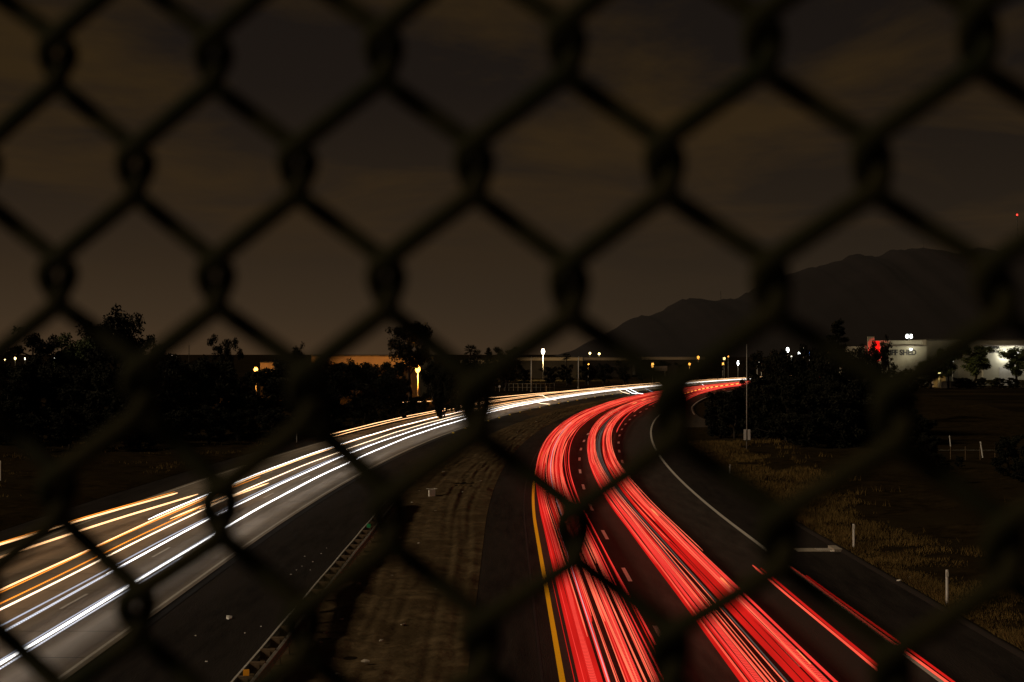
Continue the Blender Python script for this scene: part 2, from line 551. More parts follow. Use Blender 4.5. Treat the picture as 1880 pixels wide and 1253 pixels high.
# right verge, gently rising away from the curb, and left verge
ss2 = np.r_[np.linspace(10, 40, 20), np.linspace(41, 150, 240), np.linspace(152, 330, 120)]
of2 = np.r_[np.linspace(14.35, 22, 40), np.linspace(22.5, 60, 40)]
P = np.zeros((len(ss2), len(of2), 3))
for j, s in enumerate(ss2):
    for i, o_ in enumerate(of2):
        shift = max(0.0, ramp_r(s) - 14.1) if s > 200 else 0.0
        P[j, i, :2] = RA(s, o_ + shift)
def verge_h(X, Y, D):
    return .05 * vnoise(X, Y, 1.3, 5) + .16 * vnoise(X, Y, 5, 6) * np.clip(D / 5, 0, 1) + .9 * (1 - np.exp(-np.clip(D, 0, 99) / 16))
D = np.tile((of2 - 14.35)[None], (len(ss2), 1))
P[..., 2] = verge_h(P[..., 0], P[..., 1], D) * np.minimum(1, D / .6) + .015
tag(grid_obj('right_verge', P, M['verge']), kind='structure')
of3 = np.r_[np.linspace(-75, -40, 20), np.linspace(-39, -27.05, 40)]
P = np.zeros((len(ss2), len(of3), 3))
for j, s in enumerate(ss2):
    for i, o_ in enumerate(of3):
        P[j, i, :2] = LA(s, o_)
D = np.tile((-27.05 - of3)[None], (len(ss2), 1))
P[..., 2] = (.05 * vnoise(P[..., 0], P[..., 1], 1.6, 8) + .18 * vnoise(P[..., 0], P[..., 1], 6, 9) * np.clip(D / 4, 0, 1) + .1) * np.minimum(1, D / .8) - .02
tag(grid_obj('left_verge', P, M['verge']), kind='structure')

# asphalt dike along the right shoulder
dk = MB()
st = stations(15, 235, 3)
prof_d = [(14.20, -.01), (14.24, .10), (14.34, .13), (14.46, .10), (14.52, -.01)]
n0 = 0
for s in st:
    for (o_, z) in prof_d:
        x, y = RA(s, o_)
        dk.v.append((x, y, z + .015 * math.sin(s * 1.7)))
for i in range(len(st) - 1):
    for k in range(4):
        p = i * 5 + k
        dk.f.append((p, p + 1, p + 6, p + 5))
tag(dk.build('kerb', M['shoulder'], smooth=True), kind='structure')

# ------------------------------------------------------------------ overpass the photographer stands on, and the chain link fence
yaw, pit, roll = .32413026, .04700365, -.01247764
dh, dvv, x0, z0 = .06637926, .07983483, -.04520546, .02359504
s_ = Vector((math.cos(yaw), -math.sin(yaw), 0))
v_ = Vector((0, 0, 1))
n_ = s_.cross(v_)
v_ = v_ * math.cos(pit) + n_ * math.sin(pit)
s2 = s_ * math.cos(roll) + v_ * math.sin(roll)
v2 = -s_ * math.sin(roll) + v_ * math.cos(roll)
y2 = v2.cross(s2)
FB = 1.12                       # fence base below eye level
P0 = Vector((0, .53, CAM_H))
fence = empty('chain_link_fence')
mw = Matrix((( s2.x, y2.x, v2.x, 0), (s2.y, y2.y, v2.y, 0), (s2.z, y2.z, v2.z, 0), (0, 0, 0, 1)))
fence.matrix_world = Matrix.Translation(P0 - v2 * (FB + .0028)) @ mw
tag(fence, 'dark green chain link fence close to the camera, blurred across the whole view', 'fence')
w2 = dh / 2
b_, d_, o_ = .0074, .0046, .0030
period = [(w2 / 2 + o_ * .55, -b_, d_), (w2 / 2 + o_, -b_ * .35, d_ * .55), (w2 / 2 + o_, b_ * .35, -d_ * .55), (w2 / 2 + o_ * .55, b_, -d_),
          (-(w2 / 2 + o_ * .55), dvv / 2 - b_, -d_), (-(w2 / 2 + o_), dvv / 2 - b_ * .35, -d_ * .55), (-(w2 / 2 + o_), dvv / 2 + b_ * .35, d_ * .55), (-(w2 / 2 + o_ * .55), dvv / 2 + b_, d_)]
NP = 29
ctrl = []
for k in range(NP):
    for (a, b, c) in period:
        ctrl.append(Vector((a, -c, b + k * dvv)))
pts = []
for i in range(len(ctrl) - 1):
    p0, p1, p2, p3 = ctrl[max(i - 1, 0)], ctrl[i], ctrl[i + 1], ctrl[min(i + 2, len(ctrl) - 1)]
    long_ = (p2 - p1).length > .02
    if long_:                   # straight run between two knots
        for t in (0, .12, .5, .88):
            pts.append(p1.lerp(p2, t))
    else:
        for t in (0, .5):
            q = .5 * ((2 * p1) + (p2 - p0).normalized() * .004 * 0 + Vector((0, 0, 0))) if t == 0 else (p1 * .5625 + p2 * .5625 - p0.lerp(p1, max(0, 1 - .006 / max((p1 - p0).length, 1e-6))) * .0625 - p2.lerp(p3, min(1, .006 / max((p3 - p2).length, 1e-6))) * .0625)
            pts.append(p1 if t == 0 else q)
pts.append(ctrl[-1])
wm = MB().tube(pts, .0036, sides=8).mesh('wire', smooth=True)
wm.materials.append(M['vinyl'])
# the fabric sags and bulges a little: (along, up) -> offset of the knots, measured where they show
SAG = np.array([(-0.178, 0.1034, 0.00188, 0.0038), (-0.1116, 0.1034, -0.00021, 5e-05), (-0.0452, 0.1034, -0.00057, -0.00066), (0.0212, 0.1034, -0.00198, -0.00119), (0.0876, 0.1034, -0.00386, -0.00247), (0.1539, 0.1034, -0.00509, -0.00376), (-0.1448, 0.0635, 0.0013, 0.00194), (-0.0784, 0.0635, -0.00072, 0.00124), (-0.012, 0.0635, -0.0013, 0.00047), (0.0544, 0.0635, -0.00219, -0.00038), (0.1207, 0.0635, -0.00254, -0.00129), (-0.178, 0.0236, -0.00021, 0.00147), (-0.1116, 0.0236, -0.00132, 0.00073), (-0.0452, 0.0236, -0.00057, 0.00116), (0.0212, 0.0236, -0.00114, -0.00044), (0.0876, 0.0236, -0.00139, 0.00137), (-0.0784, -0.0163, 0.00435, 0.00344), (-0.012, -0.0163, -0.00166, -0.00081), (0.0544, -0.0163, 0.0012, -0.00037), (0.1207, -0.0163, 0.00623, 0.00167), (-0.178, -0.0562, -0.0018, 0.00213), (-0.1116, -0.0562, -0.00022, -0.00261), (0.0212, -0.0562, 0.00025, -0.00304), (0.0876, -0.0562, 0.00177, 0.00068), (-0.1448, -0.0962, -0.00138, -0.00027), (0.0544, -0.0962, -0.00155, 0.00038), (-0.0452, -0.0562, -0.00056, -0.00042), (0.1539, -0.0562, 0.00384, 0.00136), (-0.1448, -0.0163, 0.00405, 0.00455), (-0.0784, -0.0962, -8e-05, -0.00179), (-0.012, -0.0962, 0.00092, -0.00102), (0.1207, -0.0962, 0.00487, -0.00254)])
wco = np.empty(len(wm.vertices) * 3)
wm.vertices.foreach_get('co', wco)
wco = wco.reshape(-1, 3)
for i in range(-46, 54):
    sc_ = (i + .5 - 4) * w2 + x0
    r = (i + 1) % 2
    voff = (r + 2) * dvv / 2 + z0
    kk = math.floor((voff + FB - .01) / dvv)
    zb = voff + FB - kk * dvv
    me = wm
    if -5 <= i <= 16:
        me = wm.copy()
        c = wco.copy()
        S_, V_ = c[:, 0] + sc_, c[:, 2] + zb - FB
        w_ = np.exp(-((S_[:, None] - SAG[None, :, 0]) ** 2 + (V_[:, None] - SAG[None, :, 1]) ** 2) / (2 * .026 ** 2))
        den_ = w_.sum(1) + .05
        c[:, 0] += (w_ * SAG[None, :, 2]).sum(1) / den_
        c[:, 2] += (w_ * SAG[None, :, 3]).sum(1) / den_
        me.vertices.foreach_set('co', c.ravel())
        me.update()
    o = bpy.data.objects.new('wire', me)
    o.location = (sc_, 0, zb)
    link(o, fence)
for sx in (-1.56, 1.58):
    MB().tube([(sx, .035, -.35), (sx, .035, 2.36)], .03, 12).build('post', M['galv'], fence, smooth=True)
MB().tube([(-1.6, .03, 2.32), (1.62, .03, 2.32)], .021, 10).build('top_rail', M['galv'], fence, smooth=True)
MB().tube([(-1.6, .03, .03), (1.62, .03, .03)], .021, 10).build('bottom_rail', M['galv'], fence, smooth=True)
ovp = empty('overpass', (0, 0, 0), -yaw)
tag(ovp, 'concrete overpass deck under the photographer, carrying the fence', 'bridge')
MB().box(0, -5.3, 7.1, 90, 12.6, .9).build('deck', M['concrete'], ovp)
MB().box(0, .62, 7.84, 90, .34, .58).build('parapet', M['concrete'], ovp)

# ------------------------------------------------------------------ double sided median guardrail
gr = empty('median_guardrail', (-7.0, 12, 0))
tag(gr, 'double sided steel guardrail with timber blocks beside the dirt median', 'guardrail')
def wbeam(side):
    prof_ = [(0, -.155), (.08, -.13), (.08, -.06), (.0, -.02), (.0, .02), (.08, .06), (.08, .13), (0, .155)]
    m = MB()
    L = np.linspace(0, 84, 43)
    for y in L:
        for (dx, dz) in prof_:
            m.v.append((side * (.22 + dx), y, .66 + dz + .01 * math.sin(y * .7)))
        for (dx, dz) in prof_[::-1]:
            m.v.append((side * (.215 + dx), y, .66 + dz * .99 + .01 * math.sin(y * .7)))
    k = 16
    for i in range(len(L) - 1):
        for j in range(k):
            a, b = i * k + j, i * k + (j + 1) % k
            m.f.append((a, b, b + k, a + k))
    return m
wbeam(-1).build('rail', M['rail'], gr)
wbeam(1).build('rail', M['rail'], gr)
pm = MB().box(0, 0, .35, .15, .20, .86).mesh('post')
pm.materials.append(M['timber'])
bm_ = MB().box(0, 0, .68, .42, .15, .30).mesh('spacer_block')
bm_.materials.append(M['timber'])
for k in range(44):
    po = mobj('post', pm, None, gr, (0, 1.0 + k * 1.905, 0))
    mobj('spacer_block', bm_, None, po, (0, 0, .004))
MB().box(.02, 29.55, .93, .16, .04, .16).build('reflector', M['amber_plastic'], gr)
MB().box(.02, 65.0, .93, .18, .04, .18).build('reflector', M['green_plastic'], gr)

# ------------------------------------------------------------------ drain, delineators, litter
p = gnd(1500, 1013)
dr = empty('drain_inlet', (RA(75, 12.6)[0], 75, 0))
tag(dr, 'pale concrete drain inlet apron in the right shoulder by the curb', 'drain')
MB().box(.7, 0, -.02, 2.2, 1.25, .06, 0).build('apron', M['dull_paper'], dr)
MB().box(1.55, .05, .06, .5, 1.5, .12).build('hood', M['dull_paper'], dr)
for k in range(7):
    MB().box(.62 + k * .1, 0, .022, .03, .9, .03).build('grate_bar', M['rail'], dr)

def delineator(px, pyb, pyt, label, lean=0.0, z=0.0, w=.11, col_=None):
    b = gnd(px, pyb, z)
    h = (pyb - pyt) / F * b.y
    o = empty('delineator_post', (b.x, b.y, z - .12))
    tag(o, label, 'post', 'roadside delineator posts')
    m = MB()
    n = 7
    for i in range(n):
        t = i / (n - 1)
        zc = t * (h + .12)
        xo = lean * t * h
        for (dx, dy) in ((-w / 2, 0), (-w / 4, -.018), (w / 4, -.018), (w / 2, 0), (w / 4, .006), (-w / 4, .006)):
            m.v.append((xo + dx, dy, zc))
    for i in range(n - 1):
        for k in range(6):
            a, b2 = i * 6 + k, i * 6 + (k + 1) % 6
            m.f.append((a, b2, b2 + 6, a + 6))
    m.f.append(tuple((n - 1) * 6 + k for k in range(6)))
    stk = m.build('stake', M['white_plastic'], o)
    MB().box(lean * .88 * h, -.024, .12 + h * .88, w * .8, .008, h * .14).build('reflector', M['paper'], stk)
delineator(1738, 1112, 1046, 'nearest white delineator post in dry grass at the lower right', z=.05)
delineator(1567, 1010, 962, 'white delineator post in dry grass beside the drain inlet', z=.05)
delineator(1340, 878, 853, 'white delineator post standing in grass below the sign pole', z=.08)
delineator(1804, 838, 811, 'yellowish leaning stake in the dark field, right of its twin', -.16, z=.85)
delineator(1745, 818, 800, 'short leaning white stake in the dark field, left of its twin', -.12, z=.85, w=.09)
delineator(707, 768, 756, 'small white delineator post left of the freeway before the trees', w=.14)
delineator(1003, 718, 709, 'tiny white marker post behind the white streaks near the lamp poles', w=.2)
delineator(1, 885, 846, 'pale stake in the dirt at the left edge of the picture', w=.13)
delineator(1305, 737, 725, 'white marker post on the ramp shoulder by the shrubs', w=.2, z=.1)
delineator(545, 812, 795, 'faint marker post on the left verge below the dark trees', w=.1)
p = gnd(917, 720)
mk = empty('marker_disc_post', (p.x, p.y, 0)); tag(mk, 'round white marker on a short post left of the lamp poles', 'marker')
MB().tube([(0, 0, 0), (0, 0, 1.2)], .05, 6).build('post', M['galv'], mk)
MB().tube([(0, -.03, 1.35), (0, .03, 1.35)], .28, 12).build('disc', M['white_plastic'], mk)

# white carton lying in the median, and litter
p = gnd(793, 913)
bx = empty('carton', (p.x, p.y, .05), .25)
tag(bx, 'white empty carton standing open in the dirt median', 'carton')
MB().box(0, 0, .24, .40, .32, .48).build('box', M['paper'], bx)
for sgn in (-1, 1):
    MB().box(sgn * .25, 0, .50, .17, .30, .012, 0).build('flap', M['paper'], bx)
p = gnd(915, 887)
def scrap(name, x, y, z, size, label, group, mat, cat='litter'):
    r = random.Random(int(x * 1000 + y * 77))
    v, f = [], []
    n = 6
    for i in range(n):
        a = 2 * math.pi * i / n
        q = size * (.55 + .45 * r.random())
        v.append((math.cos(a) * q, math.sin(a) * q * .7, .01 + size * .35 * r.random()))
    v.append((0, 0, size * (.25 + .3 * r.random())))
    for i in range(n):
        f.append((i, (i + 1) % n, n))
    lo = len(v)
    v += [(a, b, 0) for a, b, c in v[:n]]
    for i in range(n):
        f.append((i, lo + i, lo + (i + 1) % n, (i + 1) % n))
    o = mobj(name, mesh(name, v, f), mat, None, (x, y, z), r.random() * 6)
    return tag(o, label, cat, group)
litter_px = [(883, 885), (800, 940), (757, 925), (770, 903), (735, 990), (1000, 898), (690, 1065), (660, 1075), (628, 1140), (598, 1165), (590, 1182), (612, 1110), (740, 1150), (670, 1218), (620, 1240), (720, 1060), (682, 1068), (765, 885), (815, 868), (905, 820), (985, 775), (850, 905), (640, 1092), (700, 1180), (800, 1085), (950, 795), (770, 1000), (705, 1100)]
for i, (a, b) in enumerate(litter_px):
    p = gnd(a, b)
    scrap('litter_scrap', p.x, p.y, .06, .10 + .09 * rng.random(), 'small pale scrap of litter lying in the dirt median', 'litter scraps in the median', M['dull_paper'])
for i, (a, b) in enumerate([(560, 1020), (575, 1030), (590, 1015), (545, 1045), (535, 1053), (555, 1038), (600, 1005), (570, 1045), (380, 1212), (480, 1148), (450, 1160), (360, 1165)]):
    p = gnd(a, b)
    scrap('debris_chip', p.x, p.y, -.04, .03 + .04 * rng.random(), 'tiny glinting chip of debris on the dark inbound shoulder', 'debris chips on the shoulder', M['white_plastic'])
p = gnd(421, 1133)
scrap('crumpled_bag', p.x, p.y, -.04, .26, 'crumpled pale bag on the dark shoulder left of the guardrail', None, M['white_plastic'], 'bag')
for a, b, sz, lab in ((1631, 1005, .24, 'round pale rock in the dry grass above the delineators'), (1669, 1068, .26, 'larger pale scrap of rubbish in the grass near the right curb'), (1650, 1072, .16, 'small yellowish scrap of rubbish in the grass near the right curb'), (1528, 1017, .16, 'white scrap of paper at the corner of the drain inlet')):
    p = gnd(a, b)
    scrap('rubbish' if 'rock' not in lab else 'rock', p.x, p.y, .12, sz, lab, None, M['paper'], 'litter' if 'rock' not in lab else 'rock')
# raised reflective markers along the inbound median edge
mm = MB().box(0, 0, .05, .30, .22, .12, taper=.6).mesh('pavement_marker')
mm.materials.append(M['yellow_plastic'])
for k in range(22):
    x, y = LA(185 + k * 11.0, -12.5)
    o = mobj('pavement_marker', mm, None, None, (x, y, -.03))
    tag(o, 'small yellow raised marker in the row between the white and red streaks', 'road marker', 'raised markers along the inbound median edge')

# ------------------------------------------------------------------ streaks of vehicle lamps on the two carriageways
def streak(name, A, off, z, s0, s1, wid, hei, mat, label, group, wob=None, pts=None, cat='light streak', seed=0):
    r = random.Random(seed)
    ph = [r.random() * 6.28 for _ in range(4)]
    if pts is None:
        C = []
        st = list(np.arange(s0, min(s1, 140), 2.2)) + list(np.arange(max(s0, 140), s1, 4.5)) + [s1]
        for s in st:
            o_ = off(s) if callable(off) else off
            if wob:
                o_ += wob * (math.sin(s / 47.0 + ph[0]) + .45 * math.sin(s / 17.0 + ph[1]))
            zz_ = z + .012 * math.sin(s / 3.9 + ph[2]) + .015 * math.sin(s / 11.0 + ph[3])
            x, y = A(s, o_)
            C.append((x, y, zz_, s))
    else:
        C = [(a, b, c, i * 3.0) for i, (a, b, c) in enumerate(pts)]
    sides = 6
    v, f, uv = [], [], []
    n = len(C)
    for i, (x, y, zz_, s) in enumerate(C):
        a, b = C[max(i - 1, 0)], C[min(i + 1, n - 1)]
        tx, ty = b[0] - a[0], b[1] - a[1]
        L = math.hypot(tx, ty) or 1
        nx_, ny_ = ty / L, -tx / L
        e = min(1.0, .35 + .65 * min(i, n - 1 - i) / 1.0)
        for k in range(sides):
            th = 2 * math.pi * k / sides
            v.append((x + nx_ * math.cos(th) * wid / 2 * e, y + ny_ * math.cos(th) * wid / 2 * e, zz_ + math.sin(th) * hei / 2 * e))
            uv.append((k / sides, s))
    for i in range(n - 1):
        for k in range(sides):
            a, b = i * sides + k, i * sides + (k + 1) % sides
            f.append((a, b, b + sides, a + sides))
    f.append(tuple(range(sides))[::-1])
    f.append(tuple((n - 1) * sides + k for k in range(sides)))
    o = mobj(name, mesh(name, v, f, uv, smooth=True), mat)
    return tag(o, label, cat, group)

E_ = {}
E_['red'] = [emit_mat('tail_red_deep', (1, .020, .014), .60), emit_mat('tail_red', (1, .050, .038), .98), emit_mat('tail_red_bright', (1, .098, .054), 1.12), emit_mat('tail_red_hot', (1, .165, .085), 1.2)]
E_['red_led'] = emit_mat('tail_red_pulsed', (1, .06, .042), 1.0, dotted=(.21, .42))
E_['body_blur'] = emit_mat('car_body_blur', (1, .86, .74), .085)  # glowing tubes stand in for the grey blur of passing car bodies
E_['pink'] = emit_mat('tail_pink', (1, .55, .62), .75)
E_['amber'] = emit_mat('amber_marker', (1, .26, .09), 1.25)
E_['amber_dot'] = emit_mat('amber_blinker', (1, .42, .06), 2.2, dotted=(9.0, .98))
E_['white'] = emit_mat('headlamp_white', (1.0, .97, .95), 3.6)
E_['blue_white'] = emit_mat('headlamp_led', (.80, .84, 1.0), .62)
E_['led_pulse'] = emit_mat('headlamp_led_pulsed', (.88, .90, 1.0), .95, dotted=(.24, .5))
E_['cream'] = emit_mat('headlamp_halogen', (1.0, .54, .24), 2.6)
E_['warm'] = emit_mat('headlamp_warm', (1.0, .74, .48), 2.8)
E_['orange'] = emit_mat('orange_glare_edge', (1.0, .30, .03), 1.5)  # orange companion lines imitate glare along the headlight streak edges

def lane2shift(s):
    return .62 * max(0.0, 1 - s / 125.0) - .10
G1 = 'red streaks in the lane beside the yellow line'
L1 = 'red tail light streak in the bundle beside the yellow line'
sd = 100
r1 = random.Random(21)
def redmat(r):
    q = r.random()
    return E_['red'][0] if q < .22 else E_['red'][1] if q < .52 else E_['red'][2] if q < .80 else E_['red'][3]
def lane1off(base):
    return lambda s: base * .90 + .30 * max(0.0, 1 - s / 110.0)
spots = [.22, .34, .42, .52, .60, .70, .80, .90, .98, 1.10, 1.22, 1.36, 1.50, 1.62, 1.74, 1.84, 1.93, 2.02, 2.12, 2.20, 2.32, 2.44, 2.58, 2.74]
for i, o_ in enumerate(spots):
    sd += 1
    s0 = 12.0
    s1 = 640.0
    q = r1.random()
    if q < .30: s0 = r1.uniform(45, 130)
    elif q < .45: s1 = r1.uniform(120, 300)
    m = redmat(r1)
    wid = r1.choice([.035, .05, .065, .09, .13]) if m not in E_['red'][2:] else r1.choice([.03, .04, .055, .075])
    if i in (3, 15): m, wid, s0 = E_['red_led'], .20, 12.0
    streak('tail_light_streak', RA, lane1off(o_), r1.uniform(.66, .98), s0, s1, wid, r1.uniform(.04, .10), m, 'red tail light streak in the ' + ('left part, nearest the yellow line,' if i < 8 else 'middle part' if i < 16 else 'right part, nearest the lane dashes,') + ' of the innermost bundle', G1 + (', left part' if i < 8 else ', middle part' if i < 16 else ', right part'), wob=r1.uniform(.03, .11), seed=sd)
for i, (o_, s0, s1, wd, m) in enumerate(((.46, 14, 430, .34, 0), (.86, 30, 640, .30, 0), (1.18, 52, 300, .34, 0), (1.72, 14, 560, .36, 0), (2.04, 60, 640, .30, 0), (2.36, 90, 330, .26, 0), (1.45, 95, 640, .30, 0))):
    streak('tail_light_streak', RA, lane1off(o_), .50, s0, s1, wd * .62, .05, E_['red'][m], 'broad soft red streak low under the bundle beside the yellow line', 'broad red streaks under the innermost bundle', wob=.05, seed=300 + i)
for i, (o_, s0, s1, wd, m) in enumerate(((4.50, 14, 400, .30, 0), (4.80, 60, 640, .28, 0), (5.85, 14, 520, .32, 0), (6.22, 30, 640, .34, 0), (6.40, 90, 330, .22, 0))):
    streak('tail_light_streak', RA, (lambda b: lambda s: b + lane2shift(s) + (.2 if b > 5.4 else 0) * max(0, 1 - s / 90.0))(o_), .50, s0, s1, wd * .55, .05, E_['red'][m], 'broad soft red streak low under the middle lane bundles', 'broad red streaks under the middle lane bundles', wob=.03, seed=330 + i)
rx = random.Random(77)
for i in range(30):                                 # fine lines of light between the broader ones
    if i < 15:
        o_ = rx.uniform(.25, 2.7)
        f_ = lane1off(o_)
        lab, grp = 'hair fine red streak woven into the bundle beside the yellow line', 'fine red streaks in the innermost bundle'
    else:
        o_ = rx.choice([rx.uniform(4.3, 5.05), rx.uniform(5.65, 6.6)])
        f_ = (lambda b: lambda s: b + lane2shift(s) + (.25 if b > 5.4 else 0) * max(0, 1 - s / 90.0))(o_)
        lab, grp = 'hair fine red streak woven into the middle lane bundles', 'fine red streaks in the middle lane bundles'
    streak('tail_light_streak', RA, f_, rx.uniform(.85, 1.12), rx.choice([12, 12, rx.uniform(40, 120)]), rx.choice([640, rx.uniform(150, 320)]), rx.uniform(.018, .036), rx.uniform(.02, .04), E_['red'][rx.choice([1, 2, 3, 3])], lab, grp, wob=rx.uniform(.03, .12), seed=900 + i)
streak('tail_light_streak', RA, lane1off(1.44), 1.05, 80, 190, .045, .04, E_['pink'], 'thin pale pink streak among the red ones beside the yellow line', None, wob=.04, seed=391)
streak('tail_light_streak', RA, lane1off(1.03), .95, 12, 76, .03, .03, E_['pink'], 'thin white streak low in the red bundle at the bottom of the picture', None, wob=.03, seed=392)
streak('tail_light_streak', RA, lane1off(2.98), .8, 12, 240, .07, .06, E_['red'][1], 'lone red streak at the right edge of the bundle, next to the lane dashes', None, wob=.05, seed=393)
streak('tail_light_streak', RA, lane1off(.05), .8, 14, 62, .018, .02, E_['red'][0], 'hair thin red streak between the yellow line and the red bundle', None, wob=.02, seed=394)

G2 = 'red streaks in the middle outbound lane'
L2 = 'red tail light streak in the twin bundle of the middle outbound lane'
r2 = random.Random(5)
spots2 = [4.32, 4.39, 4.46, 4.53, 4.60, 4.68, 4.76, 4.84, 4.93, 5.02] + [5.66, 5.74, 5.82, 5.90, 5.98, 6.06, 6.14, 6.23, 6.33, 6.44, 6.55]
for i, o_ in enumerate(spots2):
    sd += 1
    s0, s1 = 12.0, 640.0
    q = r2.random()
    if q < .22: s0 = r2.uniform(50, 140)
    elif q < .42: s1 = r2.uniform(110, 260)
    m = redmat(r2)
    wid = r2.choice([.035, .05, .065, .09, .12]) if m not in E_['red'][2:] else r2.choice([.03, .04, .055, .075])
    if i in (6, 17): m, wid, s0 = E_['red_led'], .18, 12.0
    spread = .25 if o_ > 5.4 else .0
    streak('tail_light_streak', RA, (lambda b, e: lambda s: b + lane2shift(s) + e * max(0, 1 - s / 90.0))(o_, spread), r2.uniform(.66, .95), s0, s1, wid, r2.uniform(.04, .09), m, 'red tail light streak in the ' + ('left' if i < 10 else 'right') + ' half of the middle lane twin bundle', G2 + (', left half' if i < 10 else ', right half'), wob=r2.uniform(.02, .07), seed=sd)
for i, (o_, s0, s1) in enumerate(((5.16, 48, 300), (5.30, 90, 300), (5.42, 70, 320), (5.54, 30, 210))):
    streak('body_blur_streak', RA, (lambda b: lambda s: b + lane2shift(s) + .1 * max(0, 1 - s / 90.0))(o_), .62, s0, s1, .05, .03, E_['body_blur'], 'dim grey white streak between the twin red bundles of the middle lane', 'pale streaks in the middle outbound lane', wob=.04, seed=500 + i)
for i, (o_, s0, s1) in enumerate(((6.36, 55.7, 58.2), (6.58, 42.2, 44.2), (6.22, 80.5, 84.5))):
    streak('amber_streak', RA, o_, 1.05, s0, s1, .10, .04, E_['amber'], 'short amber dash of a blinker on the right red bundle of the middle lane', 'amber blinker dashes in the middle lane', seed=540 + i)
for i, (o_, s0, s1) in enumerate(((5.3, 262, 272), (5.3, 282, 290), (5.2, 302, 309))):
    streak('amber_streak', RA, o_, 1.0, s0, s1, .3, .10, E_['amber'], 'short amber blinker dash far up the bend among the red streaks', 'amber blinker dashes up the bend', seed=560 + i)
for i, (o_, s0, s1) in enumerate(((6.95, 172, 560), (7.35, 232, 560), (7.9, 262, 560))):
    streak('tail_light_streak', RA, o_, .8, s0, s1, .10, .08, E_['red'][1 + i % 2], 'red streak crossing the second row of lane dashes up the bend', 'red streaks crossing the second row of dashes', wob=.16, seed=580 + i)
G3 = 'red streaks of the vehicle nearest the right shoulder'
for i, (o_, s1, wid, m, lab) in enumerate(((8.36, 63.5, .07, 2, 'bright red streak of the vehicle nearest the right shoulder, on its left lamp'), (8.52, 62.5, .10, 0, 'deep red streak just right of the bright one, nearest the right shoulder vehicle'), (9.78, 62.8, .06, 2, 'bright red streak running along the white right edge line'), (9.92, 60.5, .05, 0, 'deep red streak between the edge line and its bright neighbour'))):
    streak('tail_light_streak', RA, (lambda b: lambda s: b + .18 * (1 - s / 64.0))(o_), .82, 12, s1, wid, .07, E_['red'][m], lab, G3, wob=.01, seed=600 + i)
def ramp_off(d):
    return lambda s: float(np.interp(s, [225, 245, 290, 400, 560], [15.6, 14.0, 11.6, 8.4, 7.2])) + d
for i, (d, m, lab) in enumerate(((-.6, E_['red'][1], 'left red streak on the far entrance ramp'), (.3, E_['red'][2], 'middle red streak on the far entrance ramp'), (.9, E_['red'][1], 'right red streak on the far entrance ramp'))):
    streak('tail_light_streak', RA, ramp_off(d), .8, 228 + 9 * i, 560, .16, .12, m, lab, 'streaks on the entrance ramp', wob=.08, seed=620 + i)
streak('amber_streak', RA, ramp_off(-1.9), 1.0, 240, 470, .22, .16, E_['amber_dot'], 'dotted amber blinker streak on the far entrance ramp', 'streaks on the entrance ramp', seed=640)

GW = 'white headlight streaks on the inbound road'
W = [(-14.30, .66, 10, 640, .105, .07, 'white', 'brightest white streak, nearest the median on the inbound road', .03),
     (-14.50, .60, 10, 120, .04, .04, 'blue_white', 'thin bluish streak just left of the brightest white one', .02),
     (-14.16, .60, 10, 68, .07, .04, 'led_pulse', 'beaded white streak right of the brightest one at the lower left', .02),
     (-15.92, .66, 62, 640, .085, .06, 'white', 'second white streak from the median on the inbound road', .03),
     (-15.90, .62, 10, 66, .12, .06, 'led_pulse', 'beaded white streak second from the median at the lower left', .02),
     (-16.12, .70, 10, 150, .05, .05, 'blue_white', 'thin bluish streak beside the second white one', .02),
     (-17.25, .66, 10, 640, .085, .06, 'warm', 'cream streak third from the median on the inbound road', .04),
     (-17.48, .80, 10, 90, .05, .05, 'orange', 'orange line along the cream streak third from the median', .04),
     (-18.62, .72, 10, 640, .095, .06, 'cream', 'cream streak fourth from the median on the inbound road', .05),
     (-18.28, .74, 10, 110, .045, .045, 'orange', 'thin orange line right of the fourth cream streak', .05),
     (-18.95, .70, 82, 240, .07, .06, 'white', 'thin white streak left of the fourth cream streak, in mid distance', .04),
     (-23.35, .72, 166, 640, .12, .08, 'cream', 'upper amber white streak beginning before the tree line', .05),
     (-22.35, .66, 162, 400, .08, .06, 'cream', 'thinner amber streak just below the upper one', .05),
     (-15.1, .66, 235, 640, .10, .06, 'warm', 'thin streak at the lower edge of the far inbound bundle', .05)]
for i, (o_, z, s0, s1, wd, ht, m, lab, wob) in enumerate(W):
    streak('headlight_streak', LA, o_, z, s0, s1, wd, ht, E_[m], lab, GW, wob=wob, seed=700 + i)
streak('headlight_streak', LA, lambda s: -17.5 + (s - 90) * .05, .66, 88, 105, .08, .07, E_['cream'], 'short amber streak slanting between the cream and white ones', GW, seed=730)
streak('headlight_streak', LA, lambda s: -17.75 + (s - 86) * .02, .7, 82, 96, .08, .07, E_['cream'], 'short amber streak just above the slanting one', GW, seed=731)
streak('headlight_streak', LA, lambda s: -23.2 + (s - 71.7) * .077, .66, 20, 98, .12, .09, E_['cream'], 'upper of two amber streaks ending in mid road at the left', GW, seed=740)
streak('headlight_streak', LA, lambda s: -23.05 + (s - 71.7) * .077, .80, 20, 97, .04, .04, E_['orange'], 'thin orange line along the upper of two amber streaks at the left', GW, seed=741)
streak('headlight_streak', LA, lambda s: -21.75 + (s - 67.2) * .070, .66, 20, 97, .13, .09, E_['cream'], 'lower of two amber streaks ending in mid road at the left', GW, seed=742)
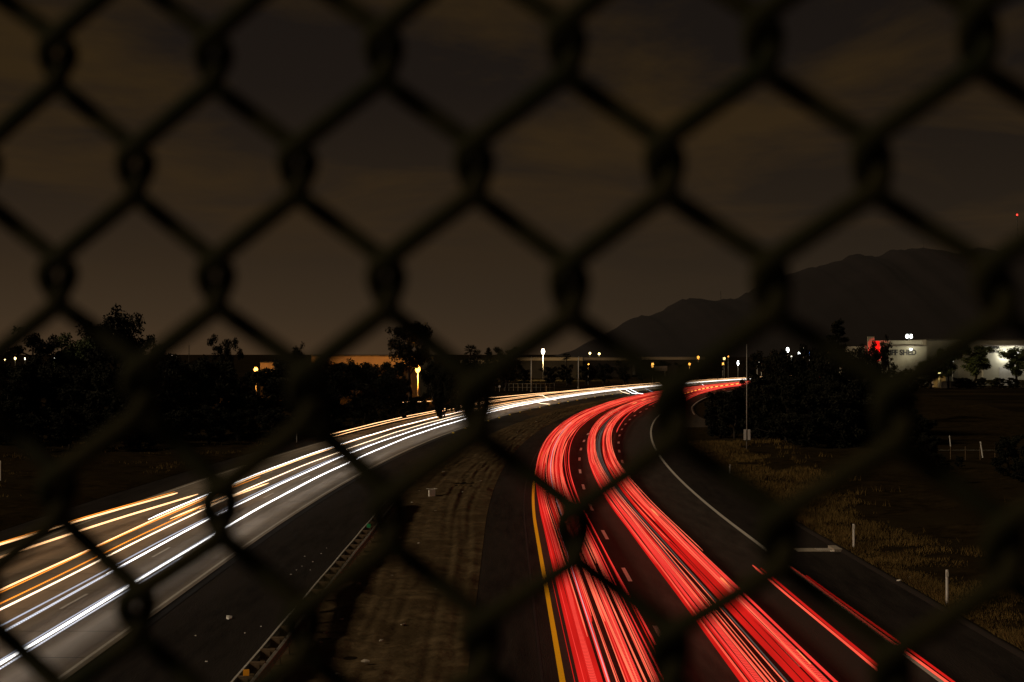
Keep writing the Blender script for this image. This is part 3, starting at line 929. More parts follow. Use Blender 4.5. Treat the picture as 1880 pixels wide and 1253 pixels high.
# camera-shake jogs built as short slanting streaks; the topmost one follows a ramp
def pxpath(pl, z):
    out = []
    for (a, b), (c, d) in zip(pl[:-1], pl[1:]):
        A_, B_ = gnd(a, b, z), gnd(c, d, z)
        for t in np.linspace(0, 1, 5)[:-1]:
            q = A_.lerp(B_, t)
            out.append((q.x, q.y, z))
    q = gnd(*pl[-1], z)
    out.append((q.x, q.y, z))
    return out
for i, (pl, m, lab) in enumerate((
        ([(723, 739.5), (800, 736.5), (851, 734), (900, 730.5), (1000, 721.5), (1125, 712.5)], 'cream', 'topmost thin amber streak, arriving from the left along the trees'),
        ([(985, 726), (996, 726), (1008, 733), (1022, 735)], 'warm', 'small hooked streak at the near end of the far white bundle, upper one'),
        ([(980, 737), (993, 741), (1010, 742.5)], 'warm', 'small hooked streak at the near end of the far white bundle, lower one'),
        ([(1125, 712.5), (1133, 713), (1142, 720), (1156, 723.5)], 'warm', 'leftmost small hooked streak below the far white bundle'),
        ([(1146, 714), (1160, 722), (1170, 723.5)], 'white', 'second small hooked streak below the far white bundle'),
        ([(1155, 714), (1172, 722.5), (1182, 723.5)], 'white', 'third small hooked streak below the far white bundle'),
        ([(1184, 713), (1199, 720.5)], 'blue_white', 'fourth small slanting streak below the far white bundle'),
        ([(1288, 705.5), (1300, 713.5), (1306, 714)], 'white', 'small white slanting streak over the far red ones'))):
    streak('headlight_streak', None, 0, 0, 0, 0, .17 if i else .15, .09, E_[m], lab, GW, pts=pxpath(pl, .66), seed=760 + i)

# ------------------------------------------------------------------ trees
def quads_mesh(name, C, U, V, sx, sy):
    """leaf shaped quads: centre C, axes U, V (n,3)"""
    n = len(C)
    vv = np.empty((n, 4, 3), dtype=np.float32)
    vv[:, 0] = C - U * sx[:, None]
    vv[:, 1] = C + V * sy[:, None] * .62
    vv[:, 2] = C + U * sx[:, None]
    vv[:, 3] = C - V * sy[:, None] * .62
    me = bpy.data.meshes.new(name)
    me.vertices.add(n * 4)
    me.vertices.foreach_set('co', vv.ravel())
    me.loops.add(n * 4)
    me.loops.foreach_set('vertex_index', np.arange(n * 4, dtype=np.int32))
    me.polygons.add(n)
    me.polygons.foreach_set('loop_start', np.arange(0, n * 4, 4, dtype=np.int32))
    me.polygons.foreach_set('loop_total', np.full(n, 4, dtype=np.int32))
    me.update(calc_edges=True)
    return me
def randdirs(r, n):
    d = r.normal(size=(n, 3))
    return d / np.linalg.norm(d, axis=1)[:, None]
def make_tree(kind, seed):
    """unit-height tree: returns trunk mesh, crown mesh"""
    r = np.random.default_rng(seed)
    t = MB()
    clumps = []
    if kind in ('broad', 'airy', 'round', 'bush', 'high'):
        trunk_h = {'broad': .15, 'airy': .26, 'round': .30, 'bush': .04, 'high': .34}[kind]
        bend = r.normal(size=2) * .02
        top = .86
        pts_ = [(bend[0] * math.sin(k * 1.3), bend[1] * math.sin(k * 1.7), k / 7 * top) for k in range(8)]
        t.tube(pts_, [.030 * (1 - .85 * k / 7) + .003 for k in range(8)], 7)
        nb = {'high': 17, 'broad': 17, 'airy': 15, 'round': 16, 'bush': 16}[kind]
        for b in range(nb):
            z0_ = trunk_h + (top - trunk_h) * (b + r.random()) / nb
            a = b * 2.4 + r.random()
            rel = (z0_ - trunk_h) / (1 - trunk_h)
            if kind == 'round':
                L = .27 * math.sqrt(max(.05, 1 - (2 * rel - .95) ** 2)) * r.uniform(.75, 1.15)
            elif kind == 'bush':
                L = .42 * math.sqrt(max(.05, 1 - rel ** 2)) * r.uniform(.7, 1.15)
            else:
                L = .36 * math.sqrt(max(.06, 1 - (1.5 * rel - .6) ** 2)) * r.uniform(.55, 1.2)
            rise = r.uniform(.25, .75) * L + .03
            e = np.array([math.cos(a) * L, math.sin(a) * L, min(z0_ + rise, .97)])
            m1 = np.array([e[0] * .5, e[1] * .5, z0_ + rise * .62])
            t.tube([(0, 0, z0_), tuple(m1), tuple(e)], [.010, .006, .002], 5)
            for q in range(5 if kind != 'airy' else 4):
                w_ = r.uniform(.35, 1.05)
                c = np.array([0, 0, z0_]) * (1 - w_) + e * w_ + r.normal(size=3) * .035
                clumps.append((c, r.uniform(.06, .105) * (.75 if kind == 'airy' else 1.0)))
        clumps.append((np.array([0, 0, .95]), .05))
        n = {'high': 9000, 'broad': 9000, 'airy': 5200, 'round': 12000, 'bush': 9000}[kind]
        ls = {'high': .0145, 'broad': .0150, 'airy': .0135, 'round': .0135, 'bush': .020}[kind]
    elif kind == 'conifer':
        t.tube([(0, 0, k / 6) for k in range(7)], [.022 * (1 - k / 6.2) for k in range(7)], 7)
        for b in range(46):
            z0_ = .10 + .88 * b / 46
            a = b * 2.4 + r.random()
            L = (.25 * (1 - z0_) ** .8 + .015) * r.uniform(.7, 1.2)
            e = np.array([math.cos(a) * L, math.sin(a) * L, z0_ + L * .12])
            t.tube([(0, 0, z0_), tuple(e)], [.006, .0015], 4)
            for w_ in (.35, .65, .95):
                clumps.append((np.array([0, 0, z0_]) * (1 - w_) + e * w_, .022 + .035 * L))
        n, ls = 8000, .012
    # leaves
    wts = np.array([c[1] ** 2 for c in clumps]); wts /= wts.sum()
    ci = r.choice(len(clumps), size=n, p=wts)
    cc = np.array([c[0] for c in clumps])[ci]
    rad = np.array([c[1] for c in clumps])[ci]
    C = cc + randdirs(r, n) * (rad * r.random(n) ** .5)[:, None] * np.array([1.05, 1.05, .8])
    U = randdirs(r, n)
    V = np.cross(U, randdirs(r, n)); V /= np.linalg.norm(V, axis=1)[:, None] + 1e-9
    sz = ls * r.uniform(.6, 1.5, n)
    return t.mesh('trunk', True), quads_mesh('crown', C, U, V, sz * 1.25, sz * .85)
def make_palm(seed):
    r = np.random.default_rng(seed)
    t = MB()
    t.tube([(.01 * math.sin(k), 0, k / 6 * .84) for k in range(7)], [.028 - .0015 * k for k in range(7)], 8)
    C, U, V, sx, sy = [], [], [], [], []
    for f_ in range(40):
        a = f_ * 2.39996
        el = r.uniform(-.7, 1.2)
        L = .085
        d = np.array([math.cos(a) * math.cos(el), math.sin(a) * math.cos(el), math.sin(el)])
        hub = np.array([0, 0, .85]) + d * L
        t.tube([(0, 0, .84), tuple(hub)], [.004, .0025], 4)
        side = np.cross(d, [0, 0, 1.0]); side /= np.linalg.norm(side) + 1e-9
        for q in range(11):
            th = (q - 5) * .24
            dd = d * math.cos(th) + side * math.sin(th)
            dd[2] -= .10
            ln = .055 * (1 - .03 * abs(q - 5))
            C.append(hub + dd * ln); U.append(dd); V.append(np.cross(dd, randdirs(r, 1)[0])); sx.append(ln); sy.append(.006)
    V = np.array(V); V /= np.linalg.norm(V, axis=1)[:, None]
    return t.mesh('trunk', True), quads_mesh('crown', np.array(C), np.array(U), V, np.array(sx), np.array(sy))
LIB = {}
for kind, seeds in (('broad', (1, 2, 3)), ('airy', (4, 5)), ('round', (6, 7)), ('bush', (8, 9, 10)), ('conifer', (11,)), ('high', (21,))):
    LIB[kind] = []
    for s in seeds:
        a, b = make_tree(kind, s)
        a.materials.append(M['bark'])
        b.materials.append(M['leaf_b'] if kind == 'round' else M['leaf'])
        LIB[kind].append((a, b))
a, b = make_palm(12)
a.materials.append(M['bark']); b.materials.append(M['leaf'])
LIB['palm'] = [(a, b)]
tree_n = [0]
def tree(kind, px, Y, top_py, wid=1.0, label='', group=None, name=None, cat=None, base=-.12):
    x = xat(px, Y)
    h = zat(top_py, Y) - base
    tree_n[0] += 1
    r = random.Random(tree_n[0] * 13)
    tr, cr_ = LIB[kind][tree_n[0] % len(LIB[kind])]
    o = empty(name or {'broad': 'leafy_tree', 'airy': 'open_crowned_tree', 'round': 'street_tree', 'bush': 'shrub', 'conifer': 'conifer_tree', 'high': 'leafy_tree', 'palm': 'fan_palm'}[kind], (x, Y, base), r.random() * 6.28)
    o.scale = (h * wid, h * wid, h)
    tag(o, label, cat or ('shrub' if kind == 'bush' else 'tree'), group)
    for nm, me in (('trunk', tr), ('crown', cr_)):
        c = bpy.data.objects.new(nm, me)
        link(c, o)
    return o
GL = 'dark trees in the mass left of the freeway'
LL = 'black leafy tree in the dense dark mass left of the freeway'
GS = 'dark shrubs at the foot of the left trees'
LS = 'black shrub at the foot of the dark trees left of the freeway'
tree('airy', 64, 196, 610, 1.0, 'wide open crowned tree on the skyline at the far left')
tree('conifer', 113, 200, 640, .9, 'small pointed tree on the skyline between two broad crowns at the left')
tree('round', 146, 200, 622, .9, 'small round crowned tree beside the tallest left tree', name='leafy_tree')
tree('broad', 212, 190, 575, .80, 'tallest dark tree on the left skyline with a stepped crown')
tree('broad', 258, 192, 618, .8, 'lower shoulder tree just right of the tallest left tree')
tree('airy', 412, 205, 624, .55, 'narrow tree with spiky top left of the orange lamp')
tree('broad', 545, 215, 638, .5, 'small twin topped tree right of the first orange lamp')
tree('high', 752, 300, 597, .80, 'tall dark tree whose crown hangs over the second orange lamp')
tree('bush', 815, 215, 676, .5, 'dark shrub just right of the second orange lamp', cat='shrub')
for (px, Y, ty, w) in [(-30, 190, 655, 1.0), (20, 170, 672, 1.0), (90, 172, 668, 1.0), (160, 168, 672, 1.1), (235, 165, 668, 1.1), (305, 172, 660, 1.1), (350, 178, 662, 1.0), (400, 176, 662, 1.0), (440, 182, 690, .6), (508, 182, 664, 1.0), (560, 190, 664, 1.1), (610, 196, 668, 1.0), (650, 205, 666, 1.1), (690, 212, 667, 1.1), (722, 224, 672, .7), (742, 232, 690, .5), (796, 248, 664, .6), (840, 245, 660, .9), (880, 262, 660, .9)]:
    tree('broad' if (int(px) // 7) % 3 else 'bush', px, Y, ty, w, *(('black leafy tree in the mass below the skyline trees at the far left', GL + ', far left') if px < 300 else ('black leafy tree around the first orange lamp on the left', GL + ', first lamp') if px < 520 else ('black leafy tree in front of the orange lit warehouse', GL + ', warehouse') if px < 740 else ('black leafy tree right of the second orange lamp', GL + ', second lamp')), name='leafy_tree', cat='tree')
for (px, Y, ty) in [(0, 158, 735), (60, 152, 760), (130, 155, 745), (190, 152, 758), (255, 154, 742), (320, 160, 752), (385, 162, 745), (440, 166, 752), (500, 170, 748), (560, 176, 745), (620, 190, 738), (670, 202, 734), (720, 214, 725), (765, 232, 728), (815, 250, 722), (850, 262, 718)]:
    tree('bush', px, Y, ty, 1.3, *(('black shrub at the foot of the trees at the far left', GS + ', far left') if px < 330 else ('black shrub at the foot of the trees under the first orange lamp', GS + ', first lamp') if px < 600 else ('black shrub just above the white streaks under the second orange lamp', GS + ', second lamp')))
# far skyline left of centre
tree('palm', 864, 420, 632, .95, 'fan palm silhouette on the skyline left of the bright lamp')
tree('palm', 876, 430, 641, .8, 'shorter palm silhouette just right of the fan palm')
tree('conifer', 897, 400, 637, 1.1, 'dark pointed tree on the skyline right of the palms')
tree('broad', 930, 395, 642, .9, 'dark tree behind the fence wire right of the pointed one')
for (px, Y, ty, w) in [(960, 430, 676, 1.4), (1010, 440, 674, 1.4), (1040, 450, 672, 1.3), (1075, 460, 668, 1.3), (1110, 470, 668, 1.3), (1145, 480, 664, 1.2), (1180, 490, 668, 1.2), (1215, 500, 664, 1.2), (1250, 510, 668, 1.2), (1285, 520, 666, 1.2), (1318, 530, 664, 1.1)]:
    tree('broad', px, Y, ty, w * .8, 'dim low tree in the row beyond the far bend', 'trees beyond the far bend', name='leafy_tree')
tree('palm', 1040, 520, 648, 1.0, 'squat palm lit orange on the far warehouse roofline')
# right mass
GR = 'dark trees in the mass right of the freeway'
LR = 'black leafy tree in the dark mass right of the freeway'
tree('conifer', 1537, 178, 584, .95, 'tall pointed conifer standing above the dark mass on the right')
tree('airy', 1395, 215, 652, .8, 'open crowned tree on the skyline behind the sign pole')
tree('airy', 1621, 205, 624, .45, 'loose leafy tree in front of the red lit wall')
tree('airy', 1600, 195, 640, .5, 'loose dark tree left of the red lit wall')
tree('airy', 1662, 200, 676, .7, 'low loose tree below the black wall letters')
for (px, Y, ty, w) in [(1432, 178, 652, .7), (1462, 172, 655, .75), (1495, 170, 636, .7), (1520, 165, 650, .8), (1562, 168, 640, .7), (1590, 165, 668, .8), (1630, 168, 690, .9), (1480, 160, 690, 1.0), (1540, 156, 700, 1.0)]:
    tree('broad', px, Y, ty, w, LR, GR, name='leafy_tree')
for (px, Y, ty, w) in [(1322, 172, 722, .9), (1350, 170, 716, 1.0), (1385, 172, 700, .9), (1415, 165, 690, 1.0), (1445, 158, 705, 1.1), (1485, 152, 725, 1.2), (1525, 150, 728, 1.2), (1570, 150, 725, 1.2), (1615, 152, 722, 1.2), (1655, 156, 738, 1.1), (1690, 150, 760, 1.0)]:
    tree('bush', px, Y, ty, w, 'black shrub in the dark mass right of the freeway', 'dark shrubs right of the freeway')
for (px, Y, ty) in [(1720, 108, 832), (1700, 125, 800), (1760, 120, 838), (1850, 112, 800), (1890, 105, 812)]:
    tree('bush', px, Y, ty, 1.0, 'low dark shrub in the unlit field at the right', 'shrubs in the right field', base=.6)
# street trees at the lit wall
BY = 470.0
tree('round', 1741, 430, 642, 1.0, 'green street tree with small white lamps shining through it')
tree('round', 1791, 440, 636, 1.2, 'round green street tree in front of the white wall')
tree('round', 1866, 440, 641, 1.25, 'bright green street tree at the right edge by the glaring lamp')
tree('round', 1708, 425, 664, 1.9, 'low green tree above the yellow lit gateway')
tree('round', 1803, 690, 623, .7, 'small dark tree rising behind the white wall roof')

# ------------------------------------------------------------------ dry grass on the right verge, and weeds on the left
def grass(name, n, spots, hgt, mat, label, cat, width=.007):
    r = np.random.default_rng(77)
    pts_ = np.array(spots(r, n))
    n = len(pts_)
    h = hgt * r.uniform(.4, 1.3, n) * pts_[:, 3]
    a = r.random(n) * 6.283
    lean = r.uniform(.1, .7, n) * h
    w = width * r.uniform(.7, 1.6, n) * (1 + pts_[:, 1] / 60)
    b = pts_[:, :3]
    dx, dy = np.cos(a), np.sin(a)
    q = r.random(n) * 6.283
    vv = np.empty((n, 3, 3), dtype=np.float32)
    vv[:, 0] = b + np.c_[dx * w, dy * w, np.zeros(n)]
    vv[:, 1] = b - np.c_[dx * w, dy * w, np.zeros(n)]
    vv[:, 2] = b + np.c_[np.cos(q) * lean, np.sin(q) * lean, h]
    me = bpy.data.meshes.new(name)
    me.vertices.add(n * 3)
    me.vertices.foreach_set('co', vv.ravel())
    me.loops.add(n * 3)
    me.loops.foreach_set('vertex_index', np.arange(n * 3, dtype=np.int32))
    me.polygons.add(n)
    me.polygons.foreach_set('loop_start', np.arange(0, n * 3, 3, dtype=np.int32))
    me.polygons.foreach_set('loop_total', np.full(n, 3, dtype=np.int32))
    me.update(calc_edges=True)
    return tag(mobj(name, me, mat), label, cat, kind='stuff')
def right_spots(r, n):
    s = 36 + 130 * r.random(n * 4) ** 1.3
    d = 14.6 + 16 * r.random(n * 4) ** 1.9
    x = 1.2 + d + np.where(s > 87, (s - 87) ** 2 / 2290, .004 * (87 - s))
    dens = vnoise(x, s, 1.6, 31) + .8 * vnoise(x, s, 5.5, 32) + .4 * vnoise(x, s, .7, 34)
    keep = .8 * dens + 1.3 * r.random(len(s)) > -.9 + .42 * (d - 14.6)  # grass thins away from the kerb in place of headlight falloff
    x, s, d, dens = x[keep][:n], s[keep][:n], d[keep][:n], dens[keep][:n]
    z = verge_h(x, s, d - 14.35) * np.minimum(1, (d - 14.35) / .6) + .0
    return np.c_[x, s, z, .35 + .45 * np.clip(dens + .6, 0, 1.8)]
grass('dry_grass', 110000, right_spots, .34, M['grass'], 'dry golden grass on the verge right of the freeway', 'grass')
def left_spots(r, n):
    s = 100 + 80 * r.random(n * 3)
    d = -28 - 26 * r.random(n * 3)
    x = d + (s - 70) ** 2 / 2400
    dens = vnoise(x, s, 2.0, 41) + .8 * vnoise(x, s, 7, 42)
    keep = dens > .5
    x, s, dens = x[keep][:n], s[keep][:n], dens[keep][:n]
    return np.c_[x, s, np.full(len(x), .05), .6 + .4 * np.clip(dens, 0, 1.4)]
grass('dry_weeds', 5000, left_spots, .22, M['grass'], 'sparse dry weeds on the dirt left of the freeway', 'weeds')

# ------------------------------------------------------------------ lamps
LM = {'sodium': lamp_mat('sodium_lamp', (1.0, .46, .08), 7), 'orange': lamp_mat('orange_lamp', (1.0, .42, .06), 5.0), 'yellow': lamp_mat('yellow_lamp', (1.0, .78, .30), 8), 'white': lamp_mat('white_lamp', (.95, 1.0, .95), 9), 'warmwhite': lamp_mat('warm_white_lamp', (1.0, .88, .62), 14), 'blue': lamp_mat('blue_lamp', (.15, .35, 1.0), 2.0), 'red': lamp_mat('red_lamp', (1.0, .03, .02), 5.0), 'dim': lamp_mat('dim_white_lamp', (1.0, .92, .72), 3.0)}
SHINE = {1198: (2500, (1, .42, .06)), 1080: (700, (1, .42, .06)), 1266: (900, (1, .42, .06))}
def lamp(px, py, Y, size, mat, label, group=None, base=-.12, watt=0.0, color=(1, .6, .2), name='area_lamp', tall=1.0, heads=1, spot=None):
    x, z = xat(px, Y), zat(py, Y)
    o = empty(name, (x, Y, base))
    tag(o, label, 'lamp', group)
    hh = z - base
    MB().tube([(0, .12, 0), (0, .12, hh * .5), (0, .10, hh + .1)], [.11, .085, .06], 8).build('pole', M['galv'], o, smooth=True)
    for k in range(heads):
        dx = (k - (heads - 1) / 2) * size * 1.5
        m = MB()
        # rounded cobra-style lens: stacked rings
        rings = [(.0, -.5), (.55, -.42), (.9, -.2), (1.0, .05), (.85, .3), (.45, .48), (.0, .5)]
        n0_ = 0
        for (rr_, zz_) in rings:
            for q in range(10):
                th = 2 * math.pi * q / 10
                m.v.append((dx + math.cos(th) * rr_ * size / 2, -.15 + math.sin(th) * rr_ * size / 2, hh + zz_ * size * tall))
        for i in range(len(rings) - 1):
            for q in range(10):
                a, b2 = i * 10 + q, i * 10 + (q + 1) % 10
                m.f.append((a, b2, b2 + 10, a + 10))
        hd = MB().box(dx, .02, hh + size * tall * .55, size * .9, size * .7, size * .16, taper=.7).build('housing', M['roof_dark'], o)
        m.build('lens', LM[mat], hd, smooth=True)
    if watt:
        ld = bpy.data.lights.new('lamp_light', 'POINT')
        ld.energy = watt
        ld.color = color
        ld.shadow_soft_size = size
        lo = bpy.data.objects.new('lamp_light', ld)
        lo.location = (0, -.15 - size * 1.2, hh - .2)
        link(lo, o)
    return o
lamp(470, 679, 308, .8, 'sodium', 'orange sodium lamp shining through the trees, left of the two', watt=12000, color=(1, .36, .03), name='sodium_lamp')
lamp(767, 678, 306, 1.0, 'sodium', 'brightest orange sodium lamp in front of the tall tree', watt=30000, color=(1, .36, .03), name='sodium_lamp', tall=1.5)
lamp(997, 646, 560, 1.25, 'warmwhite', 'brilliant yellow white lamp above the far warehouse roof', watt=30000, color=(1, .75, .35), tall=1.6)
small = 'small white lamps on the left horizon'
for (px, py, sz) in [(9, 659, 1.0), (28, 658, 1.1), (46, 659, .8), (100, 658, .8), (118, 658.5, .6), (152, 658.5, .9)]:
    lamp(px, py, 900, sz, 'dim' if sz < .9 else 'yellow', 'tiny white lamp in the row along the left horizon', small, name='yard_lamp', tall=1.8)
for (px, py, sz, mt, lab) in [(312, 658, .7, 'orange', 'tiny orange lamp beside the radio mast on the left horizon'), (317, 654, .7, 'dim', 'tiny white lamp just left of the radio mast'), (324, 656, .6, 'dim', 'faint lamp nearest the radio mast on the left horizon')]:
    lamp(px, py, 850, sz, mt, lab, name='yard_lamp')
for (px, py, Y, sz, mt, lab, tall) in [
        (1083, 649, 700, .9, 'yellow', 'left of two small yellow lamps above the far warehouses', 1), (1100, 650, 700, 1.0, 'yellow', 'right of two small yellow lamps above the far warehouses', 1),
        (1080, 669, 480, .6, 'orange', 'small orange lamp low in front of the far warehouse', 1), (1198, 671, 520, .9, 'sodium', 'orange lamp above the far bend left of the dull sign', 1.8),
        (1266, 669, 560, .9, 'orange', 'round orange lamp beyond the far bend', 1), (1282, 657, 600, 1.0, 'orange', 'orange lamp high behind the fence wire beyond the far bend', 1.3),
        (1329.5, 658.5, 620, 1.1, 'yellow', 'yellow lamp at the top of the cluster beyond the bend', 1), (1327, 669, 600, .9, 'sodium', 'orange lamp at the bottom of the cluster beyond the bend', 1.3), (1337, 655, 640, .7, 'orange', 'small orange lamp on the right of the cluster beyond the bend', 1),
        (1355, 667, 600, .8, 'white', 'white lamp with a bright stem left of the sign pole', 2.2),
        (1446, 643, 560, 1.0, 'white', 'brightest white lamp above the dark shrubs right of the pole', 1.8), (1467, 650, 560, .8, 'white', 'white lamp right of the brightest one above the shrubs', 1.8), (1475, 641, 600, .7, 'dim', 'dim white lamp high right of the pair above the shrubs', 1.4), (1453, 655, 560, .5, 'dim', 'tiny lamp among leaves below the bright white pair', 1), (1486, 649, 560, .8, 'blue', 'small blue light among the leaves at the right', 1), (1437, 655, 540, .8, 'orange', 'small orange lit sign lamp left of the bright white pair', 1),
        (1741, 662, 455, .55, 'yellow', 'left of two small lamps behind the green street tree', 1), (1749, 664.5, 455, .5, 'dim', 'right of two small lamps behind the green street tree', 1)]:
    wt, cl = SHINE.get(px, (0.0, (1, 1, 1)))
    lamp(px, py, Y, sz, mt, lab, name='yard_lamp', tall=tall, watt=wt, color=cl)
lamp(1669, 618, 640, 1.1, 'white', 'brilliant twin headed white lamp over the lettered warehouse', heads=2, tall=1.6)
lamp(1724, 684, 440, .75, 'yellow', 'yellow lamp lighting the gateway under the trees', watt=900, color=(1, .75, .18), name='gate_lamp')
lamp(1394, 665, 560, .3, 'dim', 'slim lamp beside the bright canopy', name='yard_lamp')

# unlit freeway poles
def pole(px, pyb, pyt, rad, label, mat='galv'):
    b = gnd(px, pyb)
    h = (pyb - pyt) / F * b.y
    o = empty('light_pole', (b.x, b.y, -.1))
    tag(o, label, 'pole')
    MB().tube([(0, 0, 0), (0, 0, h * .5), (0, 0, h)], [rad, rad * .8, rad * .6], 10).build('shaft', M[mat], o, smooth=True)
    MB().tube([(0, 0, 0), (0, 0, .5)], rad * 1.7, 10).build('base', M['concrete'], o)
    MB().tube([(0, 0, h), (.05, -1.0, h + .25), (.05, -2.0, h + .3)], [rad * .5, rad * .4, rad * .35], 8).build('arm', M[mat], o, smooth=True)
    return o, h
pole(975.5, 719, 656, .16, 'pale unlit lamp pole left of the two behind the white streaks')
pole(1062, 713, 656, .16, 'pale unlit lamp pole right of the two behind the white streaks')
b = gnd(1371, 832)
sp = empty('sign_pole', (b.x, b.y, 0)); tag(sp, 'tall slim pole with two white panels low on it, in the right grass', 'sign pole')
MB().tube([(0, 0, 0), (0, 0, 5), (0, 0, 10.2)], [.06, .045, .032], 8).build('shaft', M['rail'], sp, smooth=True)
MB().box(-.19, -.09, 1.72, .24, .03, 1.0).build('panel', M['sign_back'], sp)
MB().box(.19, -.09, 1.72, .24, .03, 1.0).build('panel', M['sign_back'], sp)
MB().box(0, -.02, 1.9, .5, .05, .06).build('bracket', M['galv'], sp)
b = Vector((xat(1213, 470), 470, 0))
sg = empty('road_sign', (b.x, b.y, 0)); tag(sg, 'dull brownish road sign board beyond the far bend', 'sign')
MB().box(0, 0, zat(677, 470), 3.9, .08, 1.5).build('board', M['sign_brown'], sg)
for q in (-1.3, 1.3):
    MB().tube([(q, .1, -.1), (q, .1, zat(677, 470))], .07, 6).build('post', M['galv'], sg)

def mast(px, pyt, Y, base, label, top_light=False, w=.8):
    x = xat(px, Y); z = zat(pyt, Y)
    o = empty('radio_mast', (x, Y, base)); tag(o, label, 'mast')
    h = z - base
    for q in range(3):
        a = q * 2.094
        MB().tube([(math.cos(a) * w, math.sin(a) * w, 0), (math.cos(a) * w * .3, math.sin(a) * w * .3, h)], w * .12, 5).build('leg', M['roof_dark'], o)
    m = MB()
    nb = 10
    for k in range(nb):
        t0, t1 = k / nb, (k + 1) / nb
        for q in range(3):
            a0, a1 = q * 2.094, (q + 1) * 2.094
            w0, w1 = w * (1 - .7 * t0), w * (1 - .7 * t1)
            m.tube([(math.cos(a0) * w0, math.sin(a0) * w0, h * t0), (math.cos(a1) * w1, math.sin(a1) * w1, h * t1)], w * .07, 4)
    m.build('bracing', M['roof_dark'], o)
    if top_light:
        MB().tube([(0, 0, h), (0, 0, h + w * 1.4)], w * .7, 8).build('beacon', LM['red'], o)
mast(347, 634, 900, -.1, 'slim radio mast on the left horizon', w=.5)
mast(1695, 434, 6000, 380, 'slender mast on the mountain ridge near its summit', w=2.5)
mast(1323, 534, 6000, 200, 'short mast on the lower mountain ridge', w=3.0)
mast(1868, 396, 6000, 380, 'tall mast with a red beacon on the mountain at the right edge', True, w=4.0)

# ------------------------------------------------------------------ buildings
def text_mesh(s, size, name, depth=.06):
    cu = bpy.data.curves.new(name, 'FONT')
    cu.body = s
    cu.size = size
    cu.extrude = depth
    cu.offset = size * .035
    cu.align_x = 'CENTER'
    t = bpy.data.objects.new(name, cu)
    col.objects.link(t)
    bpy.context.view_layer.update()
    dg = bpy.context.evaluated_depsgraph_get()
    me = bpy.data.meshes.new_from_object(t.evaluated_get(dg))
    bpy.data.objects.remove(t, do_unlink=True)
    me.materials.clear()
    me.polygons.foreach_set('material_index', [0] * len(me.polygons))
    return me
def warehouse(px0, px1, Y, py_top, depth, label, wall='wall_unlit', bay=9.0, base=-.12, parapet=True, band=1.1):
    x0_, x1_ = xat(px0, Y), xat(px1, Y)
    h = zat(py_top, Y) - base
    cx = (x0_ + x1_) / 2
    L = x1_ - x0_
    o = empty('warehouse', (cx, Y, base))
    tag(o, label, 'warehouse')
    n = max(2, int(round(L / bay)))
    bw = L / n
    for k in range(n):
        xx = -L / 2 + bw * (k + .5)
        MB().box(xx, .15, h / 2, bw - .05, .3, h).build('wall_panel', M[wall], o)
    m = MB()
    m.box(-L / 2 + .16, depth / 2 + .4, h / 2, .3, depth, h).box(L / 2 - .16, depth / 2 + .4, h / 2, .3, depth, h).box(0, depth + .6, h / 2, L - .4, .3, h)
    m.build('wall', M[wall], o)
    MB().box(0, depth / 2 + .4, h - .9, L - .8, depth, .25).build('roof', M['roof_dark'], o)
    if wall == 'wall_unlit':
        MB().box(0, -.06, h - band / 2, L, .12, band).build('lit_top_band', M['wall_tan'], o)  # lighter band puts the lamplight at the wall top into colour
    if parapet:
        MB().box(0, .10, h + .12, L + .1, .5, .22).build('coping', M['roof_dark'], o)
    return o, L, h
warehouse(572, 770, 330, 655, 60, 'long warehouse with orange lit wall top behind the second orange lamp', band=2.4)
warehouse(478, 524, 326, 667, 20, 'small low building glowing orange right of the first orange lamp', band=3.0)
wo_, L_, h_ = warehouse(930, 1070, 600, 657, 60, 'low far warehouse with an orange lit parapet under the brilliant lamp')
warehouse(1072, 1160, 640, 657, 50, 'far warehouse under the two small yellow lamps')
warehouse(1178, 1295, 660, 656, 50, 'dim far warehouse beyond the bend right of centre')
warehouse(845, 920, 560, 662, 40, 'dim low building behind the palms on the skyline')

# lettered warehouse on the right
o, L, h = warehouse(1588, 1702, BY - 14, 636, 60, 'pale warehouse with black wall letters and a red lit corner', 'wall_white', 8.0)
Yb = BY - 14
upx = lambda px: xat(px, Yb) - o.location.x
MB().box(upx(1650), 3.0, zat(631.5, Yb) + .12, xat(1702, Yb) - xat(1612, Yb), 4.0, 1.9).build('upper_wall', M['wall_white'], o)
MB().box(upx(1650), .95, zat(637.2, Yb), xat(1702, Yb) - xat(1612, Yb), .24, .6).build('fascia', M['roof_dark'], o)
MB().box(upx(1598.5), -.25, zat(655, Yb) + .12, 1.9, .6, 11.5).build('corner_pier', M['wall_white'], o)
MB().box(upx(1608), -.45, zat(640, Yb) + .12, 1.9, .4, 4.2).build('red_glow_panel', M['red_glow'], o)
tm = text_mesh('TUFF SHED', 2.15, 'wall_letters')
tm.materials.append(M['black_letter'])
tl = bpy.data.objects.new('wall_letters', tm)
tl.location = (upx(1651), -.08, zat(652.0, Yb) + .12)
tl.rotation_euler = (math.radians(90), 0, 0)
tl.scale = (.92, 1, 1)
link(tl, o)
ld = bpy.data.lights.new('added_red_spot', 'SPOT')  # added unseen spot, makes the red panel look like a glowing sign
ld.energy = 2600; ld.color = (1, .03, .03); ld.spot_size = math.radians(70); ld.shadow_soft_size = .2
lo = bpy.data.objects.new('added_red_spot', ld)
lo.location = (upx(1608), -5, zat(655, Yb)); lo.rotation_euler = (math.radians(108), 0, 0)
link(lo, o)
